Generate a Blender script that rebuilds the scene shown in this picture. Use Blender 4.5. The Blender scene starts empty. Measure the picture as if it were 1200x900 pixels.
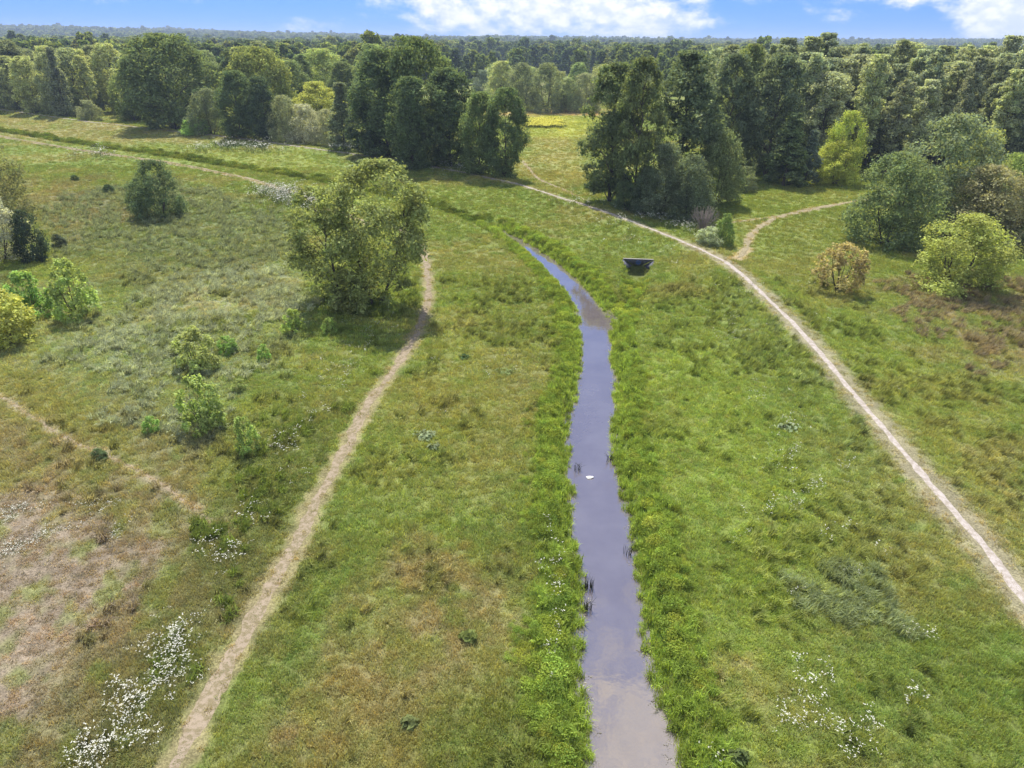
import bpy, math, random
import numpy as np
from mathutils import Vector, Matrix

# ------------------------------------------------------------------ camera, sky, sun, exposure
SC = bpy.context.scene
CAM_H, PITCH, ROLL, FPX = 24.0, math.radians(26.25), math.radians(0.6), 811.0   # the photo is 1200 x 900
SUN_EL, SUN_AZ = math.radians(57), math.radians(-10)                             # azimuth from +Y, positive to the right
EXPOSURE = 1.0

cp, sp_, cr, sr = math.cos(PITCH), math.sin(PITCH), math.cos(ROLL), math.sin(ROLL)
FWD = np.array([0, cp, -sp_])
R0, U0 = np.array([1.0, 0, 0]), np.array([0, sp_, cp])
RIGHT = R0 * cr + U0 * sr
UP = U0 * cr - R0 * sr

cam_data = bpy.data.cameras.new('camera')
cam = bpy.data.objects.new('camera', cam_data)
SC.collection.objects.link(cam)
cam_data.sensor_fit = 'HORIZONTAL'
cam_data.sensor_width = 36.0
cam_data.lens = 36.0 * FPX / 1200.0
cam_data.clip_start, cam_data.clip_end = 0.1, 20000
M = Matrix(((RIGHT[0], UP[0], -FWD[0], 0), (RIGHT[1], UP[1], -FWD[1], 0), (RIGHT[2], UP[2], -FWD[2], CAM_H), (0, 0, 0, 1)))
cam.matrix_world = M
SC.camera = cam

SC.view_settings.view_transform = 'Standard'
SC.view_settings.look = 'None'
SC.view_settings.gamma = 1
SC.view_settings.use_curve_mapping = False
SC.view_settings.exposure = EXPOSURE


def ray(px, py):
    v = FWD * FPX + RIGHT * (px - 600.0) + UP * (450.0 - py)
    return v / np.linalg.norm(v)


def gp(px, py, z=0.0):
    """ground point (x, y) seen at a place of the photo"""
    d = ray(px, py)
    if d[2] > -0.004:
        d = np.array([d[0], d[1], -0.004])
    t = (z - CAM_H) / d[2]
    return np.array([d[0] * t, d[1] * t])


def top_z(base, px, py):
    """height reached at the distance of base by the line of sight through px, py"""
    d = ray(px, py)
    t = math.hypot(base[0], base[1]) / math.hypot(d[0], d[1])
    return CAM_H + d[2] * t


class NT:
    """a few helpers to write node trees"""
    def __init__(s, tree):
        s.t = tree; s.n = tree.nodes; s.l = tree.links
    def node(s, typ, **kw):
        n = s.n.new(typ)
        for k, v in kw.items(): setattr(n, k, v)
        return n
    def put(s, sock, v):
        if isinstance(v, bpy.types.NodeSocket): s.l.new(v, sock)
        elif v is not None: sock.default_value = v
    def math(s, op, a, b=None, c=None, clamp=False):
        n = s.node('ShaderNodeMath', operation=op, use_clamp=clamp)
        s.put(n.inputs[0], a); s.put(n.inputs[1], b); s.put(n.inputs[2], c)
        return n.outputs[0]
    def mix(s, f, a, b, typ='RGBA', blend='MIX'):
        n = s.node('ShaderNodeMix', data_type=typ)
        if typ == 'RGBA':
            n.blend_type = blend
            i, o = (n.inputs[0], n.inputs[6], n.inputs[7]), n.outputs[2]
        else:
            i, o = (n.inputs[0], n.inputs[2], n.inputs[3]), n.outputs[0]
        s.put(i[0], f)
        for k, v in ((1, a), (2, b)):
            if typ == 'RGBA' and isinstance(v, tuple) and len(v) == 3: v = v + (1,)
            s.put(i[k], v)
        return o
    def noise(s, vec, scale, detail=3, rough=0.55, lac=2.0):
        n = s.node('ShaderNodeTexNoise')
        s.put(n.inputs['Vector'], vec)
        n.inputs['Scale'].default_value = scale
        n.inputs['Detail'].default_value = detail
        n.inputs['Roughness'].default_value = rough
        n.inputs['Lacunarity'].default_value = lac
        return n.outputs['Fac']
    def ramp(s, f, a, b, lo=0.0, hi=1.0, smooth=True):
        n = s.node('ShaderNodeMapRange', clamp=True)
        n.interpolation_type = 'SMOOTHSTEP' if smooth else 'LINEAR'
        s.put(n.inputs[0], f)
        for k, v in zip((1, 2, 3, 4), (a, b, lo, hi)): s.put(n.inputs[k], v)
        return n.outputs[0]


def build_world():
    w = bpy.data.worlds.new('World')
    SC.world = w
    w.use_nodes = True
    t = NT(w.node_tree)
    t.n.clear()
    out = t.node('ShaderNodeOutputWorld')
    bg = t.node('ShaderNodeBackground')
    bg.inputs['Strength'].default_value = 0.15
    tc = t.node('ShaderNodeTexCoord')
    sep = t.node('ShaderNodeSeparateXYZ')
    t.l.new(tc.outputs['Generated'], sep.inputs[0])
    x, y, z = sep.outputs
    # the air of this day is clear right down to the horizon: look the sky up a little higher
    zz = t.math('ADD', t.math('MULTIPLY', t.math('MAXIMUM', z, 0.0), 0.72), 0.30)
    comb = t.node('ShaderNodeCombineXYZ')
    t.put(comb.inputs[0], x); t.put(comb.inputs[1], y); t.put(comb.inputs[2], zz)
    nrm = t.node('ShaderNodeVectorMath', operation='NORMALIZE')
    t.l.new(comb.outputs[0], nrm.inputs[0])
    sky = t.node('ShaderNodeTexSky', sky_type='NISHITA')
    sky.sun_disc = False
    sky.sun_elevation = SUN_EL
    sky.sun_rotation = SUN_AZ
    sky.altitude = 100
    sky.air_density, sky.dust_density, sky.ozone_density = 1.0, 0.15, 2.2
    t.l.new(nrm.outputs[0], sky.inputs[0])
    # clouds: soft masses placed by azimuth and elevation, broken up by noise
    az = t.math('ARCTAN2', x, y)
    el = t.math('ARCSINE', z)
    cv = t.node('ShaderNodeCombineXYZ')
    t.put(cv.inputs[0], t.math('MULTIPLY', az, 1.0)); t.put(cv.inputs[1], t.math('MULTIPLY', el, 1.7))
    n1 = t.noise(cv.outputs[0], 9.0, 8, 0.62)
    n2 = t.noise(cv.outputs[0], 38.0, 6, 0.6)
    tot = None
    def dirp(px, py):
        d = ray(px, py)
        return math.atan2(d[0], d[1]), math.asin(d[2])
    blobs = []
    for (px, py, wpx, hpx, s) in ((560, 2, 85, 30, .9), (640, 8, 110, 34, 1.2), (720, 12, 75, 32, 1.15), (790, 16, 55, 22, .9),
                                  (1195, 12, 50, 40, 1.25), (1260, -10, 90, 60, 1.2), (1000, 18, 26, 8, .45), (950, 14, 16, 5, .35),
                                  (1060, -14, 60, 16, .8), (370, 30, 60, 8, .28), (660, -70, 240, 70, 1.0), (130, -90, 160, 50, .9)):
        a0, e0 = dirp(px, py)
        blobs.append((a0, e0, wpx / 811.0, hpx / 811.0, s))
    for (px, py, wa, we, s) in ((768, 900, .12, .11, 1.5), (690, 740, .5, .10, .30), (720, 600, .5, .08, .2)):   # mirrored in the stream
        d = ray(px, py)
        blobs.append((math.atan2(d[0], d[1]), math.asin(-d[2]), wa, we, s))
    for a0, e0, wa, we, s in blobs:
        da = t.math('DIVIDE', t.math('SUBTRACT', az, a0), wa)
        de = t.math('DIVIDE', t.math('SUBTRACT', el, e0), we)
        r2 = t.math('ADD', t.math('MULTIPLY', da, da), t.math('MULTIPLY', de, de))
        g = t.math('MULTIPLY', t.math('SUBTRACT', 1.0, t.math('MULTIPLY', r2, 0.5), clamp=True), s)
        tot = g if tot is None else t.math('MAXIMUM', tot, g)
    nb = t.noise(tc.outputs['Generated'], 2.6, 6, .6)
    fill_clouds = t.math('MULTIPLY', t.ramp(nb, .34, .54), t.ramp(t.math('SUBTRACT', z, t.math('MULTIPLY', y, .5)), .16, .5, 0, .95))  # unseen clouds overhead and behind the camera, added to fill the shadows
    tot = t.math('MAXIMUM', tot, fill_clouds)
    m = t.math('ADD', t.math('MULTIPLY', tot, 1.0), t.math('ADD', t.math('MULTIPLY', t.math('SUBTRACT', n1, 0.5), 2.4), t.math('MULTIPLY', t.math('SUBTRACT', n2, 0.5), 0.9)))
    m = t.math('MULTIPLY', t.ramp(m, 0.30, 1.05), t.ramp(tot, 0.02, 0.25))
    skyc = t.mix(1.0, sky.outputs[0], SKY_TINT, blend='MULTIPLY')
    cloudc = t.mix(t.ramp(n2, 0.35, 0.65), (2.7, 3.0, 3.6), (4.2, 4.15, 4.1))
    c = t.mix(m, skyc, cloudc)
    t.l.new(c, bg.inputs['Color'])
    t.l.new(bg.outputs[0], out.inputs['Surface'])


SKY_TINT = (0.235, 0.385, 0.69)
build_world()

sun_data = bpy.data.lights.new('sun', 'SUN')
sun_data.energy = 3.9
sun_data.angle = math.radians(0.5)
sun_data.color = (1.0, 0.955, 0.88)
sun = bpy.data.objects.new('sun', sun_data)
SC.collection.objects.link(sun)
sdir = Vector((math.sin(SUN_AZ) * math.cos(SUN_EL), math.cos(SUN_AZ) * math.cos(SUN_EL), math.sin(SUN_EL)))
sun.rotation_euler = (-sdir).to_track_quat('-Z', 'Y').to_euler()
sun.location = (0, 0, 300)

# ------------------------------------------------------------------ small tools
rng = np.random.default_rng(7)
random.seed(7)


def lin(r, g, b):
    c = np.array([r, g, b], float) / 255.0
    return np.where(c <= 0.04045, c / 12.92, ((c + 0.055) / 1.055) ** 2.4)


def _hash(ix, iy, seed):
    h = (ix.astype(np.int64) * 374761393 + iy.astype(np.int64) * 668265263 + seed * 974634777) & 0xFFFFFFFF
    h = ((h ^ (h >> 13)) * 1274126177) & 0xFFFFFFFF
    h = (h ^ (h >> 16)) & 0xFFFFFF
    return h / float(0xFFFFFF)


def vnoise(x, y, seed=0):
    x = np.asarray(x, float); y = np.asarray(y, float)
    ix, iy = np.floor(x), np.floor(y)
    fx, fy = x - ix, y - iy
    fx, fy = fx * fx * (3 - 2 * fx), fy * fy * (3 - 2 * fy)
    a, b = _hash(ix, iy, seed), _hash(ix + 1, iy, seed)
    c, d = _hash(ix, iy + 1, seed), _hash(ix + 1, iy + 1, seed)
    return (a * (1 - fx) + b * fx) * (1 - fy) + (c * (1 - fx) + d * fx) * fy


def fbm(x, y, scale, oct=4, seed=0):
    v, amp, tot = 0.0, 1.0, 0.0
    f = 1.0 / scale
    for o in range(oct):
        v = v + amp * vnoise(x * f + 17.3 * o, y * f - 9.1 * o, seed + o)
        tot += amp; amp *= 0.55; f *= 2.03
    return v / tot


def sst(a, b, x):
    t = np.clip((x - a) / (b - a), 0, 1)
    return t * t * (3 - 2 * t)


def dist_poly(x, y, pts, closed=False):
    pts = np.asarray(pts, float)
    best = np.full(np.shape(x), 1e9)
    n = len(pts)
    for i in range(n if closed else n - 1):
        a, b = pts[i], pts[(i + 1) % n]
        ab = b - a
        L = max(float(ab @ ab), 1e-9)
        t = np.clip(((x - a[0]) * ab[0] + (y - a[1]) * ab[1]) / L, 0, 1)
        best = np.minimum(best, (x - a[0] - t * ab[0]) ** 2 + (y - a[1] - t * ab[1]) ** 2)
    return np.sqrt(best)


def inside(x, y, pts):
    pts = np.asarray(pts, float)
    r = np.zeros(np.shape(x), bool)
    n = len(pts)
    for i in range(n):
        a, b = pts[i], pts[(i + 1) % n]
        if a[1] == b[1]: continue
        c = (a[1] > y) != (b[1] > y)
        r ^= c & (x < (b[0] - a[0]) * (y - a[1]) / (b[1] - a[1]) + a[0])
    return r


def sdf(x, y, pts, pad=30.0):
    """signed distance, negative inside; far points get +pad"""
    pts = np.asarray(pts, float)
    out = np.full(np.shape(x), pad)
    lo, hi = pts.min(0) - pad, pts.max(0) + pad
    k = (x > lo[0]) & (x < hi[0]) & (y > lo[1]) & (y < hi[1])
    if k.any():
        d = dist_poly(x[k], y[k], pts, True)
        out[k] = np.where(inside(x[k], y[k], pts), -d, d)
    return np.clip(out, -pad, pad)


def smooth_line(pts, step=0.5):
    """Catmull-Rom through points, resampled"""
    P = np.asarray(pts, float)
    Q = np.vstack([2 * P[0] - P[1], P, 2 * P[-1] - P[-2]])
    out = []
    for i in range(1, len(Q) - 2):
        p0, p1, p2, p3 = Q[i - 1], Q[i], Q[i + 1], Q[i + 2]
        n = max(2, int(np.linalg.norm(p2 - p1) / step))
        for t in np.linspace(0, 1, n, endpoint=False):
            out.append(0.5 * (2 * p1 + (p2 - p0) * t + (2 * p0 - 5 * p1 + 4 * p2 - p3) * t * t + (3 * p1 - p0 - 3 * p2 + p3) * t ** 3))
    out.append(P[-1])
    return np.array(out)


def mesh_np(name, verts, faces=None, tris=None, loops=None, counts=None):
    """mesh from numpy arrays; faces is an (n, k) array"""
    me = bpy.data.meshes.new(name)
    verts = np.asarray(verts, np.float32)
    me.vertices.add(len(verts))
    me.vertices.foreach_set('co', verts.ravel())
    if faces is not None:
        faces = np.asarray(faces, np.int32)
        loops, counts = faces.ravel(), np.full(len(faces), faces.shape[1], np.int32)
    if loops is not None and len(loops):
        loops = np.asarray(loops, np.int32); counts = np.asarray(counts, np.int32)
        me.loops.add(len(loops)); me.polygons.add(len(counts))
        me.loops.foreach_set('vertex_index', loops)
        me.polygons.foreach_set('loop_start', np.concatenate([[0], np.cumsum(counts)[:-1]]).astype(np.int32))
        me.update(calc_edges=True)
    return me


def attr(me, name, typ, data, dom='POINT'):
    a = me.attributes.new(name, typ, dom)
    key = {'FLOAT': 'value', 'INT': 'value', 'FLOAT_VECTOR': 'vector', 'FLOAT_COLOR': 'color'}[typ]
    data = np.asarray(data)
    a.data.foreach_set(key, data.astype(np.int32 if typ == 'INT' else np.float32).ravel())


def shade_smooth(me):
    me.polygons.foreach_set('use_smooth', np.ones(len(me.polygons), bool))


def link(name, me, mat=None, parent=None, loc=None):
    o = bpy.data.objects.new(name, me)
    SC.collection.objects.link(o)
    if mat is not None and me is not None:
        if not me.materials: me.materials.append(mat)
    if parent is not None: o.parent = parent
    if loc is not None: o.location = loc
    return o


def tag(o, label=None, cat=None, group=None, kind=None):
    if label: o['label'] = label
    if cat: o['category'] = cat
    if group: o['group'] = group
    if kind: o['kind'] = kind
    return o


# ------------------------------------------------------------------ lay of the land
WATER_Z = -0.75
L_EDGE = [(697, 900), (690, 850), (682, 790), (680, 735), (683, 690), (672, 625), (668, 560), (664, 495), (675, 465), (681, 430), (679, 395),
          (676, 368), (664, 343), (640, 319), (615, 295), (595, 279), (570, 266)]
R_EDGE = [(789, 900), (782, 850), (765, 790), (757, 750), (752, 710), (743, 660), (739, 620), (731, 590), (722, 555), (716, 515), (720, 480), (721, 445),
          (716, 412), (717, 385), (707, 362), (690, 342), (668, 321), (642, 300), (614, 283), (578, 265)]
lw = [gp(a, b, WATER_Z) for a, b in L_EDGE]
rw = [gp(a, b, WATER_Z) for a, b in R_EDGE]
dl, dr = lw[0] - lw[1], rw[0] - rw[1]
lw = [lw[0] + np.array([0.02 * q, -q]) for q in range(44, 0, -2)] + lw
rw = [rw[0] + np.array([0.02 * q, -q]) for q in range(44, 0, -2)] + rw
lw, rw = smooth_line(lw, .4), smooth_line(rw, .4)
lw[:, 0] += (fbm(lw[:, 1], lw[:, 0], 1.3, 3, 5) - .5) * 0.55
rw[:, 0] += (fbm(rw[:, 1], rw[:, 0], 1.3, 3, 6) - .5) * 0.55
RIVER = np.vstack([lw, rw[::-1]])
DITCH = smooth_line([gp(a, b, -.3) for a, b in ((574, 265), (545, 254), (505, 240), (440, 226), (380, 213), (300, 200), (240, 190), (187, 182), (97, 170), (40, 160), (-80, 143), (-300, 120))], 1.5)
CULV = gp(748, 306)
GULLY = np.array([CULV + np.array([-.05, -.3]), gp(744, 330), gp(728, 362)])

PATHS = {
    'dyke': [(1290, 810), (1215, 735), (1150, 651), (1098, 589), (1050, 531), (1000, 470), (950, 411), (900, 358), (862, 323), (830, 302), (798, 288), (760, 272),
             (720, 257), (680, 243), (640, 230), (600, 218), (540, 205), (470, 192), (400, 181), (340, 173), (280, 165), (225, 159), (170, 152), (90, 143), (0, 130), (-90, 119)],
    'left': [(150, 990), (205, 895), (240, 830), (280, 755), (330, 670), (370, 590), (400, 535), (440, 464), (472, 418), (490, 385), (502, 347), (501, 318), (494, 292), (478, 274), (452, 262)],
    'upper': [(440, 268), (400, 250), (368, 236), (320, 219), (267, 205), (200, 191), (133, 182), (60, 171), (0, 160), (-110, 143)],
    'dry': [(-60, 440), (0, 466), (40, 490), (80, 515), (150, 545), (200, 575), (240, 605), (262, 628)],
    'fork': [(862, 308), (874, 292), (880, 276), (905, 259), (950, 247), (992, 238), (1060, 226)],
    'fork_in': [(815, 268), (855, 262), (905, 256), (950, 245), (990, 238)],
    'field': [(690, 238), (660, 222), (632, 210), (620, 198), (612, 188)],
}
PATHW = {k: smooth_line([gp(a, b) for a, b in v], .35) for k, v in PATHS.items()}


def height(x, y):
    x = np.asarray(x, float); y = np.asarray(y, float)
    h = (fbm(x, y, 22, 3, 11) - .5) * 0.5 * sst(5, 60, y)
    h = h + (fbm(x, y, 2.6, 3, 12) - .5) * 0.16 * (1 - sst(120, 300, y))
    # dyke under the long path
    k = (y < 330)
    dd = np.full(x.shape, 99.0)
    if k.any(): dd[k] = dist_poly(x[k], y[k], PATHW['dyke'][::12])
    h = h + 0.55 * (1 - sst(1.2, 5.5, dd))
    # stream bed and bank
    s = sdf(x, y, RIVER, 8.0)
    bank = np.where(s < 0, WATER_Z - 0.12 - 0.55 * sst(0, 0.8, -s), WATER_Z - 0.12 + (0.12 - WATER_Z) * sst(0, 1.5, s))
    w = 1 - sst(1.2, 3.0, s)
    h = h * (1 - w) + bank * w
    dk = np.full(x.shape, 99.0)
    k = (y < 500) & (y > 70)
    if k.any(): dk[k] = dist_poly(x[k], y[k], DITCH[::4])
    h = h - 0.8 * (1 - sst(0.3, 2.2, dk)) * sst(1.0, 4.0, s)
    dg = dist_poly(x, y, GULLY)
    deep = 1.55 - .55 * sst(0, 9, np.hypot(x - CULV[0], y - CULV[1]))
    h = h - deep * (1 - sst(0.7, 2.2, dg)) * sst(-.5, 1.2, s) * (y < CULV[1] + .25)
    # hills far off
    far = sst(1500, 3600, y)
    h = h + far * (16 + 26 * sst(300, 2200, -x) + 16 * sst(900, 2400, x) + 26 * (fbm(x, y, 420, 3, 21) - .5))
    return h


def h1(p):
    return float(height(np.array([p[0]]), np.array([p[1]]))[0])


# ------------------------------------------------------------------ what grows where: colour of the ground cover
def P(*pts): return np.array([gp(a, b) for a, b in pts])


K_G = 0.96
ZONES = [  # outline in the photo, feather in metres, colour, strength, how broken up
    (P((-300, 470), (60, 430), (260, 520), (330, 640), (200, 900), (120, 1100), (-600, 1100)), 3.0, (126, 119, 90), .8, .6),       # dry corner
    (P((-80, 590), (60, 585), (150, 600), (190, 640), (160, 700), (100, 770), (40, 840), (-150, 900)), 2.0, (132, 121, 107), .8, .8),  # bare sandy soil
    (P((-100, 330), (160, 330), (330, 300), (380, 340), (330, 400), (290, 480), (220, 520), (60, 430), (-100, 420)), 4.0, (124, 138, 102), .75, .7),
    (P((200, 330), (300, 305), (345, 330), (330, 380), (250, 380), (180, 370)), 3.0, (152, 154, 126), .6, .8),
    (P((120, 400), (230, 370), (220, 440), (180, 500), (120, 460)), 2.0, (120, 138, 104), .6, .6),
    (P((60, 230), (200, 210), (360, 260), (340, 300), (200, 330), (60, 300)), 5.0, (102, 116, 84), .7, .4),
    (P((-100, 205), (120, 205), (150, 260), (60, 280), (-100, 280)), 5.0, (124, 116, 88), .5, .8),
    (P((-10, 420), (60, 440), (150, 510), (190, 560), (140, 555), (60, 500), (-40, 470)), 1.5, (124, 132, 68), .7, .5),
    (P((300, 480), (420, 470), (330, 640), (250, 780), (160, 900), (100, 900), (200, 740)), 2.0, (98, 108, 56), .75, .4),             # green strip beside the path
    (P((440, 640), (560, 620), (620, 720), (600, 790), (440, 860), (330, 880), (400, 740)), 2.0, (140, 130, 94), .7, .85),            # dry patch
    (P((480, 380), (560, 400), (620, 560), (520, 600), (440, 560), (440, 460)), 3.0, (128, 134, 70), .6, .7),
    (P((520, 790), (640, 780), (690, 900), (640, 1000), (480, 1000)), 2.0, (104, 116, 50), .8, .4),
    (P((340, 1000), (380, 800), (480, 780), (470, 1000)), 1.5, (126, 122, 68), .7, .7),
    (P((560, 300), (640, 350), (660, 420), (600, 430), (540, 340)), 4.0, (106, 120, 58), .6, .4),
    (P((720, 420), (840, 400), (980, 560), (1010, 800), (850, 1000), (800, 900), (760, 640)), 3.0, (124, 144, 60), .75, .5),           # lush slope right of the stream
    (P((850, 350), (960, 460), (1080, 640), (1000, 600), (900, 470)), 3.0, (116, 132, 74), .6, .6),
    (P((930, 680), (1010, 660), (1060, 720), (1010, 760), (940, 720)), 1.2, (114, 126, 86), .7, .5),
    (P((820, 780), (880, 780), (890, 820), (830, 830)), .8, (150, 136, 100), .6, .8),
    (P((1040, 330), (1110, 320), (1260, 330), (1300, 440), (1150, 440), (1060, 380)), 3.0, (124, 114, 90), .75, .75),                 # reddish dry growth
    (P((950, 380), (1150, 460), (1210, 620), (1100, 560), (980, 430)), 3.0, (122, 136, 62), .6, .5),
    (P((1110, 520), (1180, 530), (1260, 640), (1200, 640)), 1.5, (140, 138, 92), .6, .7),
    (P((860, 270), (1000, 250), (1060, 320), (940, 350), (870, 310)), 4.0, (118, 128, 66), .7, .4),
    (P((-100, 130), (120, 145), (260, 165), (150, 172), (-100, 150)), 5.0, (138, 136, 94), .7, .6),                                  # sunburnt strip, upper left
    (P((100, 170), (330, 175), (420, 205), (330, 205), (150, 178)), 4.0, (126, 140, 66), .7, .5),
    (P((615, 160), (690, 160), (690, 215), (640, 212), (615, 190)), 8.0, (140, 138, 80), .8, .3),
    (P((612, 135), (700, 133), (710, 160), (616, 160)), 10.0, (152, 160, 62), .8, .3),
    (P((560, 131), (700, 129), (720, 135), (560, 137)), 12.0, (176, 158, 122), .85, .3),
    (P((540, 100), (700, 96), (720, 112), (540, 112)), 20.0, (160, 158, 110), .7, .3),
    (P((870, 205), (1010, 200), (1010, 245), (880, 255)), 5.0, (120, 134, 62), .7, .4),
]
BASE_A, BASE_B, BASE_C = lin(112, 130, 60), lin(126, 132, 74), lin(102, 124, 54)


def cover(x, y):
    """(colour, bareness, lushness) of the ground cover"""
    n = fbm(x, y, 9, 4, 31)[:, None]
    m = fbm(x, y, 2.2, 4, 41)[:, None]
    c = BASE_A * (1 - sst(.4, .7, n)) + BASE_B * sst(.4, .7, n)
    c = c * (1 - .7 * sst(.5, .75, m)) + BASE_C * .7 * sst(.5, .75, m)
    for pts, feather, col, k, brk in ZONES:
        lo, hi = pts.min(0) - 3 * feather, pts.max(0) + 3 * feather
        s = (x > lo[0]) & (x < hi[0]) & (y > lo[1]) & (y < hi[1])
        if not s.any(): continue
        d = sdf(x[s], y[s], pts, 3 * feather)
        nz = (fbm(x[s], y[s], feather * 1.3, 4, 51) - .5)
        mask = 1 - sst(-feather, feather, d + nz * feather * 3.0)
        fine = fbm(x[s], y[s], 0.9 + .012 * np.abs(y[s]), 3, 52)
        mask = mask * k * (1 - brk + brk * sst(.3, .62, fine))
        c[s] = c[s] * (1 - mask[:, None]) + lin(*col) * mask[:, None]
    bare = np.zeros(len(x))
    # trodden ground along the paths
    for key, w, strength, col in (('dyke', 1.3, .8, (140, 134, 110)), ('left', .72, .85, (136, 129, 92)), ('upper', 1.0, .8, (150, 134, 104)), ('dry', .30, .6, (146, 138, 114)),
                                  ('fork', .9, .8, (164, 148, 118)), ('fork_in', .7, .6, (160, 144, 112)), ('field', .6, .7, (150, 138, 100))):
        pw = PATHW[key]
        lo, hi = pw.min(0) - 4, pw.max(0) + 4
        s = (x > lo[0]) & (x < hi[0]) & (y > lo[1]) & (y < hi[1])
        if not s.any(): continue
        d = dist_poly(x[s], y[s], pw[::3])
        ww = w * np.where(y[s] > 90, 0.6, 1.0)
        nz = (fbm(x[s], y[s], .9, 4, 61) - .5)
        mask = strength * (1 - sst(ww * .45, ww * 1.45, d + nz * 1.1))
        c[s] = c[s] * (1 - mask[:, None]) + lin(*col) * mask[:, None]
        bare[s] = np.maximum(bare[s], mask)
    # bare sand in the left corner
    d = sdf(x, y, ZONES[1][0], 8)
    bare = np.maximum(bare, .75 * (1 - sst(-2, 1.5, d + (fbm(x, y, 2.5, 4, 71) - .5) * 5)))
    # banks
    s_ = sdf(x, y, RIVER, 8.0)
    dk = np.full(len(x), 99.0)
    k = (y > 70) & (y < 420)
    if k.any(): dk[k] = dist_poly(x[k], y[k], DITCH[::4])
    lush = 1 - sst(1.0, 2.8, s_ + (fbm(x, y, 1.6, 3, 81) - .5) * 1.6)
    lush = np.maximum(lush, .9 * (1 - sst(.8, 2.2, dk)))
    c = c * (1 - lush[:, None] * .8) + lin(116, 140, 52) * lush[:, None] * .8
    v = (0.82 + .36 * fbm(x, y, .6 + .006 * np.abs(y), 3, 91))[:, None]
    c = c * .88 + c.mean(1, keepdims=True) * .12
    return c * v * K_G * np.array([1.10, 1.035, 1.0]), bare, lush, s_


# ------------------------------------------------------------------ materials
def new_mat(name):
    m = bpy.data.materials.new(name)
    m.use_nodes = True
    t = NT(m.node_tree)
    t.n.clear()
    out = t.node('ShaderNodeOutputMaterial')
    return m, t, out


def bsdf(t, col, rough=.9, spec=.2, normal=None):
    b = t.node('ShaderNodeBsdfPrincipled')
    t.put(b.inputs['Base Color'], col if not isinstance(col, tuple) else tuple(col[:3]) + (1,))
    t.put(b.inputs['Roughness'], rough)
    b.inputs['Specular IOR Level'].default_value = spec
    if normal is not None: t.put(b.inputs['Normal'], normal)
    return b


def mat_ground():
    m, t, out = new_mat('meadow_soil')
    a = t.node('ShaderNodeAttribute', attribute_name='gcol')
    tc = t.node('ShaderNodeTexCoord')
    v = tc.outputs['Object']
    n1 = t.noise(v, 9.0, 6, .65)
    n2 = t.noise(v, 1.1, 4, .6)
    f = t.math('MULTIPLY', t.ramp(n1, .25, .75, .55, 1.4), t.ramp(n2, .3, .7, .8, 1.2))
    comb = t.node('ShaderNodeCombineColor')
    for i in range(3): t.put(comb.inputs[i], f)
    c = t.mix(1.0, a.outputs['Color'], comb.outputs[0], blend='MULTIPLY')
    bp = t.node('ShaderNodeBump')
    bp.inputs['Strength'].default_value = .9
    bp.inputs['Distance'].default_value = .12
    t.put(bp.inputs['Height'], n1)
    b = bsdf(t, c, .95, .05, bp.outputs[0])
    t.l.new(b.outputs[0], out.inputs[0])
    return m


def mat_path(name, c1, c2, c3):
    m, t, out = new_mat(name)
    v = t.node('ShaderNodeTexCoord').outputs['Object']
    n1 = t.noise(v, 3.2, 6, .68)
    n2 = t.noise(v, 19.0, 4, .6)
    n3 = t.noise(v, .6, 3, .6)
    c = t.mix(t.ramp(n1, .42, .58), tuple(lin(*c1) * .56), tuple(lin(*c2) * .56))
    c = t.mix(t.math('MULTIPLY', t.ramp(n2, .52, .66), t.ramp(n3, .4, .6, .35, 1.0)), c, tuple(lin(*c3) * .56))
    bp = t.node('ShaderNodeBump')
    bp.inputs['Strength'].default_value = .7
    bp.inputs['Distance'].default_value = .06
    t.put(bp.inputs['Height'], t.math('ADD', n1, t.math('MULTIPLY', n2, .5)))
    b = bsdf(t, c, .95, .05, bp.outputs[0])
    t.l.new(b.outputs[0], out.inputs[0])
    return m


def mat_water():
    m, t, out = new_mat('stream_water')
    v = t.node('ShaderNodeTexCoord').outputs['Object']
    n1 = t.noise(v, .5, 3, .5)
    n2 = t.noise(v, 3.5, 3, .5)
    bp = t.node('ShaderNodeBump')
    bp.inputs['Strength'].default_value = .10
    bp.inputs['Distance'].default_value = .05
    t.put(bp.inputs['Height'], t.math('ADD', n1, t.math('MULTIPLY', n2, .4)))
    col = t.mix(t.ramp(t.noise(v, .35, 4, .6), .3, .7), (.125, .105, .105), (.15, .13, .13))
    d = t.node('ShaderNodeBsdfDiffuse')
    t.put(d.inputs['Color'], col)
    g = t.node('ShaderNodeBsdfGlossy')
    g.inputs['Color'].default_value = (.93, .84, .72, 1)
    g.inputs['Roughness'].default_value = .02
    t.put(g.inputs['Normal'], bp.outputs[0])
    fr = t.node('ShaderNodeFresnel')
    fr.inputs['IOR'].default_value = 1.45
    t.put(fr.inputs['Normal'], bp.outputs[0])
    mx = t.node('ShaderNodeMixShader')
    t.put(mx.inputs[0], t.math('ADD', t.math('MULTIPLY', fr.outputs[0], 1.2), .20, clamp=True))
    t.l.new(d.outputs[0], mx.inputs[1]); t.l.new(g.outputs[0], mx.inputs[2])
    t.l.new(mx.outputs[0], out.inputs[0])
    return m


def leaf_shader(t, out, col, trans=.35, gloss=.0):
    d = t.node('ShaderNodeBsdfDiffuse'); t.put(d.inputs['Color'], col)
    tr = t.node('ShaderNodeBsdfTranslucent')
    t.put(tr.inputs['Color'], t.mix(1.0, col, (1.25, 1.15, .6), blend='MULTIPLY'))
    mx = t.node('ShaderNodeMixShader'); mx.inputs[0].default_value = trans
    t.l.new(d.outputs[0], mx.inputs[1]); t.l.new(tr.outputs[0], mx.inputs[2])
    t.l.new(mx.outputs[0], out.inputs[0])


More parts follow.
